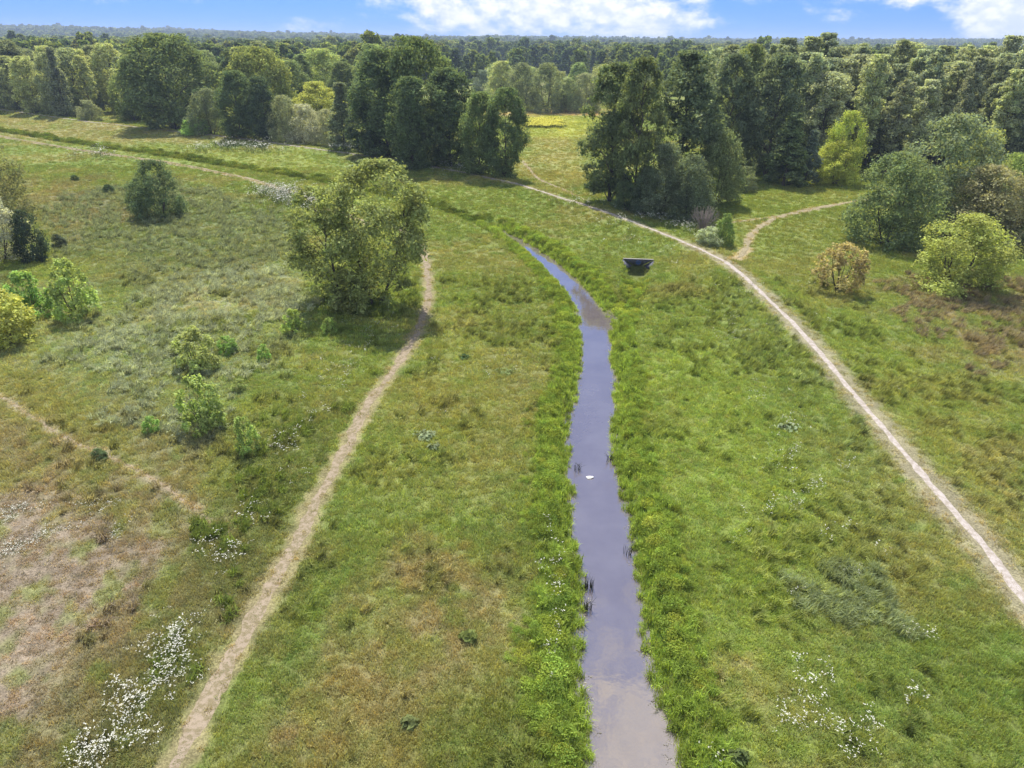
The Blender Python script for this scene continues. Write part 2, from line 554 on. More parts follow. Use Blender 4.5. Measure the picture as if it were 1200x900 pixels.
def grey(t, f):
    c = t.node('ShaderNodeCombineColor')
    for i in range(3): t.put(c.inputs[i], f)
    return c.outputs[0]


def mat_leaf(name, instanced=False, trans=.45, gloss=0):
    """foliage: the colour comes from the object (or instance), each leaf varies a little, shoots at the crown's outside are younger"""
    m, t, out = new_mat(name)
    if instanced:
        c = t.node('ShaderNodeAttribute', attribute_type='INSTANCER', attribute_name='tint').outputs['Color']
    else:
        c = t.node('ShaderNodeObjectInfo').outputs['Color']
    r = t.node('ShaderNodeAttribute', attribute_name='rnd').outputs['Fac']
    v = t.node('ShaderNodeTexCoord').outputs['Object']
    n = t.noise(v, .55, 3, .6)
    f = t.math('MULTIPLY', t.ramp(r, 0, 1, .65, 1.35, False), t.ramp(n, .3, .7, .72, 1.28))
    c = t.mix(1.0, c, grey(t, f), blend='MULTIPLY')
    hue = t.node('ShaderNodeHueSaturation')
    t.put(hue.inputs['Hue'], t.ramp(n, .3, .7, .488, .512, False))
    t.put(hue.inputs['Color'], c)
    leaf_shader(t, out, hue.outputs[0], trans, gloss)
    return m


def mat_grass(name, trans=.45):
    m, t, out = new_mat(name)
    c = t.node('ShaderNodeAttribute', attribute_type='INSTANCER', attribute_name='tint').outputs['Color']
    r = t.node('ShaderNodeAttribute', attribute_name='rnd').outputs['Fac']
    c = t.mix(1.0, c, grey(t, t.ramp(r, 0, 1, .7, 1.35, False)), blend='MULTIPLY')
    leaf_shader(t, out, c, trans, .03)
    return m


def mat_flat(name, col, rough=.85, var=.25, scale=6.0, spec=.2):
    m, t, out = new_mat(name)
    v = t.node('ShaderNodeTexCoord').outputs['Object']
    n = t.noise(v, scale, 5, .6)
    c = t.mix(1.0, tuple(col), grey(t, t.ramp(n, .25, .75, 1 - var, 1 + var)), blend='MULTIPLY')
    b = bsdf(t, c, rough, spec)
    t.l.new(b.outputs[0], out.inputs[0])
    return m


def mat_bark():
    m, t, out = new_mat('bark')
    tc = t.node('ShaderNodeTexCoord')
    mp = t.node('ShaderNodeMapping'); mp.inputs['Scale'].default_value = (1, 1, .25)
    t.l.new(tc.outputs['Object'], mp.inputs[0])
    n = t.noise(mp.outputs[0], 7.0, 5, .65)
    c = t.mix(t.ramp(n, .3, .7), (.045, .036, .028), (.13, .11, .09))
    bp = t.node('ShaderNodeBump'); bp.inputs['Strength'].default_value = .6; bp.inputs['Distance'].default_value = .05
    t.put(bp.inputs['Height'], n)
    b = bsdf(t, c, .95, .1, bp.outputs[0])
    t.l.new(b.outputs[0], out.inputs[0])
    return m


M_GROUND, M_WATER, M_BARK = mat_ground(), mat_water(), mat_bark()
M_LEAF = mat_leaf('foliage')
M_LEAF_INST = mat_leaf('foliage_of_the_wood', True)
M_GRASS = mat_grass('grass_blades')
M_HERB = mat_leaf('herb_leaves', True, .4, .05)
M_PETAL = mat_flat('white_petals', (.60, .59, .49), .8, .1)
M_YELLOW = mat_flat('yellow_petals', (.62, .58, .06), .8, .15)
M_STEM = mat_flat('flower_stems', (.07, .11, .03), .8, .2)
M_CONC = mat_flat('weathered_concrete', (.24, .225, .20), .9, .3, 9)
M_DARK = mat_flat('shade_dark_concrete', (.075, .078, .095), .7, .4, 4)  # concrete darkened in its colour for the shade on the backlit headwall
M_BLUE = mat_flat('blue_steel', (.03, .07, .19), .5, .3, 5, .4)
M_VOID = mat_flat('culvert_dark', (.006, .007, .01), .9, .2, 5)
M_FOAM = mat_flat('white_foam', (.75, .75, .74), .7, .1, 12)
M_WALLW = mat_flat('white_render', (.78, .78, .76), .8, .05, 3)
M_ROOF = mat_flat('grey_roofing', (.25, .22, .21), .8, .2, 4)
M_TWIG = mat_flat('dry_twigs', (.19, .16, .14), .9, .25, 8)


# ------------------------------------------------------------------ the ground, one sheet to the horizon
def build_ground():
    ys = list(np.linspace(-70, 8, 40))
    y = 8.0
    while y < 7000:
        y += max(0.11, 0.0062 * y) if y < 400 else 0.02 * y
        ys.append(y)
    ys = np.array(ys)
    u = np.linspace(-1, 1, 620)
    u = np.sign(u) * np.abs(u) ** 1.12
    half = np.maximum(1.02 * np.maximum(ys, 0) + 16, 30)
    X = half[:, None] * u[None, :]
    Y = np.repeat(ys[:, None], len(u), 1)
    xf, yf = X.ravel(), Y.ravel()
    z = height(xf, yf)
    nr, nc = len(ys), len(u)
    i = (np.arange(nr - 1)[:, None] * nc + np.arange(nc - 1)[None, :]).ravel()
    faces = np.stack([i, i + 1, i + nc + 1, i + nc], 1)
    me = mesh_np('ground', np.stack([xf, yf, z], 1), faces)
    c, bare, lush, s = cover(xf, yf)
    soil = lin(92, 84, 52) * K_G
    near = (1 - sst(60, 130, yf))[:, None] * (1 - np.clip(bare, 0, 1))[:, None]
    c = c * (1 - .35 * near) + (c * .45 + soil * .2) * .35 * near          # earth and litter between the tufts
    mud = (1 - sst(-.2, .35, s))[:, None]
    c = c * (1 - mud) + np.array([.03, .026, .02]) * mud                   # wet mud at the waterline
    mud = ((1 - sst(1.0, 2.1, np.hypot(xf - CULV[0], yf - CULV[1] + .6))) * .4)[:, None]
    c = c * (1 - mud) + np.array([.03, .03, .024]) * mud
    attr(me, 'gcol', 'FLOAT_COLOR', np.concatenate([c, np.ones((len(c), 1))], 1))
    shade_smooth(me)
    tag(link('ground', me, M_GROUND), kind='structure')


build_ground()


def build_water():
    n = 160
    def resample(l):
        d = np.concatenate([[0], np.cumsum(np.linalg.norm(np.diff(l, axis=0), axis=1))])
        q = np.linspace(0, d[-1], n)
        return np.stack([np.interp(q, d, l[:, 0]), np.interp(q, d, l[:, 1])], 1)
    a, b = resample(lw), resample(rw)
    w = b - a
    k = 0.9 / np.linalg.norm(w, axis=1)[:, None]
    a, b = a - w * k, b + w * k
    V = np.concatenate([np.c_[a, np.full(n, WATER_Z)], np.c_[b, np.full(n, WATER_Z)]])
    i = np.arange(n - 1)
    me = mesh_np('stream_water', V, np.stack([i, i + n, i + n + 1, i + 1], 1))
    tag(link('stream_water', me, M_WATER), kind='structure')


build_water()


def ribbon(name, line, w, mat, lift=.045, seed=0, wn=.35):
    line = line[np.concatenate([[True], np.linalg.norm(np.diff(line, axis=0), axis=1) > 1e-4])]
    t = np.gradient(line, axis=0)
    t /= np.linalg.norm(t, axis=1)[:, None]
    nrm = np.c_[-t[:, 1], t[:, 0]]
    us = np.linspace(-1, 1, 9)
    wl = w * (1 + wn * 2 * (fbm(line[:, 0], line[:, 1], 1.2, 3, 100 + seed) - .5))
    wr = w * (1 + wn * 2 * (fbm(line[:, 0], line[:, 1], 1.2, 3, 200 + seed) - .5))
    e_ = np.minimum(np.arange(len(line)), np.arange(len(line))[::-1]) / 14.0
    tp = np.clip(e_, .05, 1)[:, None]
    wl, wr = wl * tp[:, 0], wr * tp[:, 0]
    wl, wr = wl * (.65 + .7 * fbm(line[:, 0], line[:, 1], 6, 2, 300 + seed)), wr * (.65 + .7 * fbm(line[:, 0], line[:, 1], 6, 2, 310 + seed))
    off = np.where(us[None, :] < 0, wl[:, None], wr[:, None]) * us[None, :]
    X = line[:, 0:1] + nrm[:, 0:1] * off
    Y = line[:, 1:2] + nrm[:, 1:2] * off
    xf, yf = X.ravel(), Y.ravel()
    z = height(xf, yf) + (lift * (1 - us[None, :] ** 4) - .012 + 0 * X).ravel() + .02 * (fbm(xf, yf, .4, 2, 7) - .5) + .0004 * np.maximum(yf - 40, 0)
    nr, nc = X.shape
    i = (np.arange(nr - 1)[:, None] * nc + np.arange(nc - 1)[None, :]).ravel()
    me = mesh_np(name, np.c_[xf, yf, z], np.stack([i, i + 1, i + nc + 1, i + nc], 1))
    shade_smooth(me)
    o = link(name, me, mat)
    return tag(o, kind='structure')


M_PALE = mat_path('pale_sand', (198, 186, 172), (224, 213, 203), (164, 150, 126))
M_SAND = mat_path('trodden_sand', (192, 174, 150), (160, 146, 114), (118, 122, 74))
M_DUST = mat_path('dusty_track', (194, 180, 150), (166, 154, 120), (146, 138, 98))
PW = PATHW['dyke']
wy = np.interp(PW[:, 1], [0, 60, 120, 260], [.27, .26, .19, .24])
ribbon('path', PW, wy, M_PALE, .04, 1, .6)
ribbon('path', PATHW['left'], np.interp(PATHW['left'][:, 1], [0, 40, 70], [.44, .40, .34]), M_SAND, .022, 2, .9)
for k, off in ((0, -.62), (1, .62)):
    l = PATHW['upper']
    t_ = np.gradient(l, axis=0); t_ /= np.linalg.norm(t_, axis=1)[:, None]
    ribbon('track', l + np.c_[-t_[:, 1], t_[:, 0]] * off, np.full(len(l), .34), M_DUST, .05, 3 + k, .6)
ribbon('path', PATHW['dry'], np.full(len(PATHW['dry']), .15), M_SAND, .02, 5, 1.0)
ribbon('path', PATHW['fork'], np.full(len(PATHW['fork']), .42), M_DUST, .05, 6, .4)
ribbon('path', PATHW['fork_in'], np.full(len(PATHW['fork_in']), .25), M_DUST, .04, 7, .7)
ribbon('path', PATHW['field'], np.full(len(PATHW['field']), .35), M_DUST, .04, 8, .5)


# ------------------------------------------------------------------ growing things out of little meshes
class Geo:
    def __init__(s): s.v, s.f, s.r, s.n = [], [], [], 0
    def add(s, v, f, r=None):
        v = np.asarray(v, float)
        s.v.append(v); s.f += [tuple(k + s.n for k in q) for q in f]
        s.r.append(np.full(len(v), random.random() if r is None else r))
        s.n += len(v)
    def tube(s, pts, rad, k=6, r=None):
        pts = np.asarray(pts, float)
        V, F = [], []
        for i, p in enumerate(pts):
            t = pts[min(i + 1, len(pts) - 1)] - pts[max(i - 1, 0)]
            t = t / (np.linalg.norm(t) + 1e-9)
            a = np.cross(t, [0.31, 0.95, 0.1]); a /= np.linalg.norm(a) + 1e-9
            b = np.cross(t, a)
            for j in range(k):
                q = 2 * math.pi * j / k
                V.append(p + rad[i] * (a * math.cos(q) + b * math.sin(q)))
        for i in range(len(pts) - 1):
            for j in range(k):
                F.append((i * k + j, i * k + (j + 1) % k, (i + 1) * k + (j + 1) % k, (i + 1) * k + j))
        F.append(tuple((len(pts) - 1) * k + j for j in range(k)))
        s.add(V, F, r)
    def mesh(s, name):
        v = np.concatenate(s.v)
        loops = [i for q in s.f for i in q]
        me = mesh_np(name, v, loops=loops, counts=[len(q) for q in s.f])
        attr(me, 'rnd', 'FLOAT', np.concatenate(s.r))
        return me


def leaves_mesh(name, pos, nrm, size, R, elong=1.5):
    """many leaf sprays as pointed, folded four-cornered faces"""
    n = len(pos)
    a = R.normal(size=(n, 3))
    a -= (a * nrm).sum(1, keepdims=True) * nrm
    a /= np.linalg.norm(a, axis=1, keepdims=True) + 1e-9
    b = np.cross(nrm, a)
    s = size * (0.6 + .8 * R.random(n))[:, None] if np.ndim(size) == 0 else size[:, None]
    fold = nrm * s * .18
    v = np.stack([pos - a * s * elong * .5, pos + b * s * .42 + fold, pos + a * s * elong * .5, pos - b * s * .42 + fold], 1).reshape(-1, 3)
    i = np.arange(n) * 4
    me = mesh_np(name, v, np.stack([i, i + 1, i + 2, i + 3], 1))
    attr(me, 'rnd', 'FLOAT', np.repeat(R.random(n), 4))
    return me


def unit(v): return v / (np.linalg.norm(v, axis=-1, keepdims=True) + 1e-9)


PROFILE = {
    'broad': lambda t: np.sqrt(np.clip(1 - ((t - .42) / .58) ** 2, 0, 1)) if t > .42 else .62 + .38 * math.sin(t / .42 * math.pi / 2),
    'tall': lambda t: (0.55 + .45 * min(1, t / .3)) * math.sqrt(max(0, 1 - max(0, (t - .3) / .72) ** 2.2)),
    'cone': lambda t: (0.8 + .2 * min(1, t / .12)) * max(0, 1 - t) ** .72,
    'dome': lambda t: math.sqrt(max(0, 1 - t ** 2.2)) * (.88 + .12 * min(1, t / .2)),
    'pine': lambda t: (0.5 + .5 * min(1, t / .35)) * math.sqrt(max(0, 1 - max(0, (t - .35) / .68) ** 2)),
}


def grow(seed, H, W, prof, zb, nlobe, nleaf, leaf, lobe=.36, stems=1, gap=.0, up=.35, flat=.8, inner=.15, lean=0.0, rough=1.0):
    """returns (trunk mesh, crown mesh) of one tree: lobes of foliage carried by limbs"""
    R = np.random.default_rng(seed)
    random.seed(seed)
    pf = PROFILE[prof]
    C, rad = [], []
    for i in range(nlobe):
        t = (i + R.random()) / nlobe
        t = t ** (.85 if prof == 'cone' else 1.3 if prof == 'dome' else .95)
        r = pf(min(t, .97)) * W / 2
        ang = i * 2.39996 + R.normal() * .5
        rl = lobe * W / 2 * (.65 + .7 * R.random()) * (.55 + .45 * r / (W / 2))
        rho = max(0, r - rl * .75) * (.75 + .3 * R.random() if R.random() > .2 else R.random() * .7)
        z = zb * H + t * (H - zb * H)
        z = min(z, H - rl * flat * .8)
        z = max(z, rl * flat * (.3 if prof == 'dome' else .6))
        C.append((rho * math.cos(ang) + lean * z / H * W, rho * math.sin(ang), z)); rad.append(rl)
    C, rad = np.array(C), np.array(rad)
    # trunk and limbs
    g = Geo()
    trad = max(.02, H * .014 * (1 if stems == 1 else .7))
    stem_pts = []
    for s in range(stems):
        q = 2 * math.pi * s / max(stems, 1) + R.random()
        sp = .0 if stems == 1 else W * (.16 + .08 * R.random())
        base = np.array([math.cos(q), math.sin(q), 0]) * (0 if stems == 1 else trad * 2.2)
        end = np.array([math.cos(q) * sp + lean * W * .9, math.sin(q) * sp, H * (.80 if stems == 1 else .8 + .1 * R.random())])
        k = 9
        pts = [base * (1 - u) + end * u + np.array([R.normal() * .012 * H * u, R.normal() * .012 * H * u, 0]) + np.array([0, 0, -.15 if j == 0 else 0]) +
               np.array([math.cos(q), math.sin(q), 0]) * (0 if stems == 1 else sp * .5 * math.sin(u * math.pi) * .6) for j, u in enumerate(np.linspace(0, 1, k))]
        g.tube(pts, [trad * (1.35 if j == 0 else 1) * (1 - .88 * u) for j, u in enumerate(np.linspace(0, 1, k))], 7)
        stem_pts.append(np.array(pts))
    for c, rl in zip(C, rad):
        sp = stem_pts[int(R.integers(stems))] if stems == 1 else min(stem_pts, key=lambda p: np.min(np.linalg.norm(p - c, axis=1)))
        zt = max(zb * H * .6, c[2] - (.5 * math.hypot(c[0], c[1]) + .25 * rl) * (1.2 if prof != 'cone' else .3))
        j = int(np.argmin(np.abs(sp[:, 2] - zt)))
        p0 = sp[j]
        mid = (p0 + c) / 2 + np.array([0, 0, .12 * np.linalg.norm(c - p0)])
        r0 = trad * .42 * (1 - .7 * j / 8)
        g.tube([p0, mid, c], [r0, r0 * .65, r0 * .25], 5)
        for _ in range(4):
            d = unit(R.normal(size=3) + np.array([0, 0, .4])) * rl * .85
            g.tube([c * .7 + mid * .3, c + d * .6, c + d], [r0 * .3, r0 * .2, r0 * .06], 3)
    trunk = g.mesh('trunk')
    # leaves
    wgt = rad ** 2 * (1 - gap * R.random(len(rad)))
    wgt /= wgt.sum()
    k = R.choice(len(rad), nleaf, p=wgt)
    c = C[k]
    axis = np.array([lean * .5 * W, 0, H * .45])
    outw = unit((c - axis) * np.array([1, 1, .6]))
    d = unit(R.normal(size=(nleaf, 3)) + outw * .55 + np.array([0, 0, up]))
    # uneven lobes: small bumps of their own
    bump = 1 + rough * .28 * np.sin(d[:, 0] * 5.1 + k * 1.7) * np.sin(d[:, 1] * 4.3 + k * 2.9) + rough * .18 * np.sin(d[:, 2] * 9 + k)
    sh = np.where(R.random(nleaf) < inner, R.random(nleaf) ** .5 * .8, .78 + .3 * R.random(nleaf) ** 1.5)
    nsub = 9
    sd = unit(R.normal(size=(len(rad), nsub, 3)) + unit((C - axis) * np.array([1, 1, .6]))[:, None, :] * .6 + np.array([0, 0, up]))
    ks = R.integers(0, nsub, nleaf)
    dsub = sd[k, ks]
    d = np.where((R.random(nleaf) < .78)[:, None], unit(dsub + R.normal(size=(nleaf, 3)) * .26 * np.array([1, 1, .7])), d)
    pos = c + d * (rad[k] * sh * bump)[:, None] * np.array([1, 1, flat])
    pos[:, 2] += (R.random(nleaf) - .6) * .12 * rad[k]
    q_ = np.percentile(pos[:, 2], 99.6)
    pos[:, 2] = np.where(pos[:, 2] > q_, q_ - rad.mean() * .5 * R.random(nleaf), pos[:, 2])
    pos[:, 2] = np.maximum(pos[:, 2], .05 * R.random(nleaf) + .02)
    nrm = unit(d * .55 + np.array([0, 0, .45]) + R.normal(size=(nleaf, 3)) * .55)
    crown = leaves_mesh('crown', pos, nrm, leaf, R)
    trunk.materials.append(M_BARK)
    ex = np.percentile(np.hypot(pos[:, 0] - np.median(pos[:, 0]), pos[:, 1]), 98.8) * 2
    return dict(trunk=trunk, crown=crown, H=float(np.percentile(pos[:, 2], 99.7)), W=float(ex))


PROTO = {}
PROTO['oak'] = [grow(101 + i, 22, 22, 'broad', .05, 50, 22000, .42, .29, gap=.4) for i in range(2)]
PROTO['alder'] = [grow(111 + i, 22, 13, 'tall', .03, 52, 22000, .34, .35, gap=.35, flat=.85, inner=.22) for i in range(3)]
PROTO['open_alder'] = [grow(121 + i, 22, 12, 'tall', .07, 50, 18000, .33, .34, gap=.45, flat=.75, inner=.2) for i in range(2)]
PROTO['pine'] = [grow(131 + i, 20, 6.5, 'pine', .18, 36, 11000, .30, .38, gap=.4, flat=.72) for i in range(4)]
PROTO['cone'] = [grow(141 + i, 14, 6.5, 'cone', .03, 40, 9000, .27, .38, gap=.3) for i in range(2)]
PROTO['willow'] = [grow(151 + i, 12, 12, 'dome', .05, 40, 15000, .235, .34, stems=3, gap=.3, flat=.95) for i in range(3)]
PROTO['bush'] = [grow(161 + i, 5, 5, 'dome', .03, 26, 6500, .17, .36, stems=4, gap=.3, flat=.95) for i in range(3)]
PROTO['bigbush'] = [grow(201 + i, 8, 8, 'dome', .02, 44, 17000, .15, .30, stems=5, gap=.4, flat=.9, rough=1.4) for i in range(2)]
PROTO['shoots'] = [grow(171 + i, 3.2, 3.0, 'dome', .05, 40, 3600, .13, .22, stems=6, gap=.6, flat=1.25, inner=.3, rough=1.4) for i in range(3)]
PROTO['sparse'] = [grow(181 + i, 3.4, 3.6, 'broad', .08, 40, 3600, .12, .22, stems=8, gap=.7, flat=1.1, inner=.4) for i in range(2)]
def join(name, ms):
    V, L, Ct, A, n = [], [], [], [], 0
    for me, off in ms:
        v = np.empty(len(me.vertices) * 3, np.float32); me.vertices.foreach_get('co', v)
        l = np.empty(len(me.loops), np.int32); me.loops.foreach_get('vertex_index', l)
        c_ = np.empty(len(me.polygons), np.int32); me.polygons.foreach_get('loop_total', c_)
        a = np.empty(len(me.vertices), np.float32); me.attributes['rnd'].data.foreach_get('value', a)
        V.append(v.reshape(-1, 3) + np.array(off)); L.append(l + n); Ct.append(c_); A.append(a); n += len(a)
    me = mesh_np(name, np.concatenate(V), loops=np.concatenate(L), counts=np.concatenate(Ct))
    attr(me, 'rnd', 'FLOAT', np.concatenate(A))
    return me


a_ = grow(191, 15, 11.5, 'broad', .16, 48, 18500, .22, .27, stems=2, gap=.7, flat=.75, inner=.2, rough=1.4, lean=.10)
b_ = grow(193, 12.4, 8.6, 'tall', .08, 36, 11500, .21, .32, stems=1, gap=.6, flat=.65, inner=.2, rough=1.4, lean=-.20)
c_ = grow(195, 3.6, 7.5, 'dome', .02, 20, 3600, .22, .30, stems=4, gap=.5, flat=.8, inner=.2)
offs = ((1.6, 0, 0), (-2.2, .3, 0), (-.3, -.4, 0))
tk = join('trunk', [(q_['trunk'], o_) for q_, o_ in zip((a_, b_, c_), offs)]); tk.materials.append(M_BARK)
PROTO['big_pair'] = [dict(trunk=tk, crown=join('crown', [(q_['crown'], o_) for q_, o_ in zip((a_, b_, c_), offs)]), H=15.0, W=15.6)]

count = {}
LEAF_K = 2.6


def crown_tree(name, cat, kind, x, y, H, W, tint, label, group=None, rot=None, variant=None, sink=.0):
    ps = PROTO[kind]
    i = count.get(kind, 0); count[kind] = i + 1
    p = ps[(i if variant is None else variant) % len(ps)]
    o = bpy.data.objects.new(name, None)
    o.empty_display_size = .5
    SC.collection.objects.link(o)
    o.location = (x, y, h1((x, y)) - sink)
    o.rotation_euler = (0, 0, random.uniform(0, 6.283) if rot is None else rot)
    o.scale = (W / p['W'], W / p['W'], H / p['H'])
    tag(o, label, cat, group)
    tr = link('trunk', p['trunk'], None, o)
    c = link('crown', p['crown'], M_LEAF, o)
    q = np.array(tint) * LEAF_K * (1.25 if kind in ('shoots', 'sparse') else 1.0) + .024
    q = (q * .86 + q.mean() * .14) * np.array([1.04 if kind not in ('shoots', 'bush') else .96, 1.02, 1.0])
    c.color = (*(q * min(1.0, .54 / q.max())), 1)
    return o


# colours of foliage (base colours, linear)
DARK = (.034, .056, .022)
ALDER = (.050, .078, .026)
OLIVE = (.085, .105, .034)
MID = (.066, .098, .028)
GREYG = (.080, .102, .052)
PALE = (.120, .140, .072)
SILVER = (.190, .205, .150)
LIME = (.130, .200, .040)
YELL = (.205, .205, .036)
BRONZE = (.150, .130, .048)
BLUEG = (.070, .098, .070)
FRESH = (.100, .140, .032)

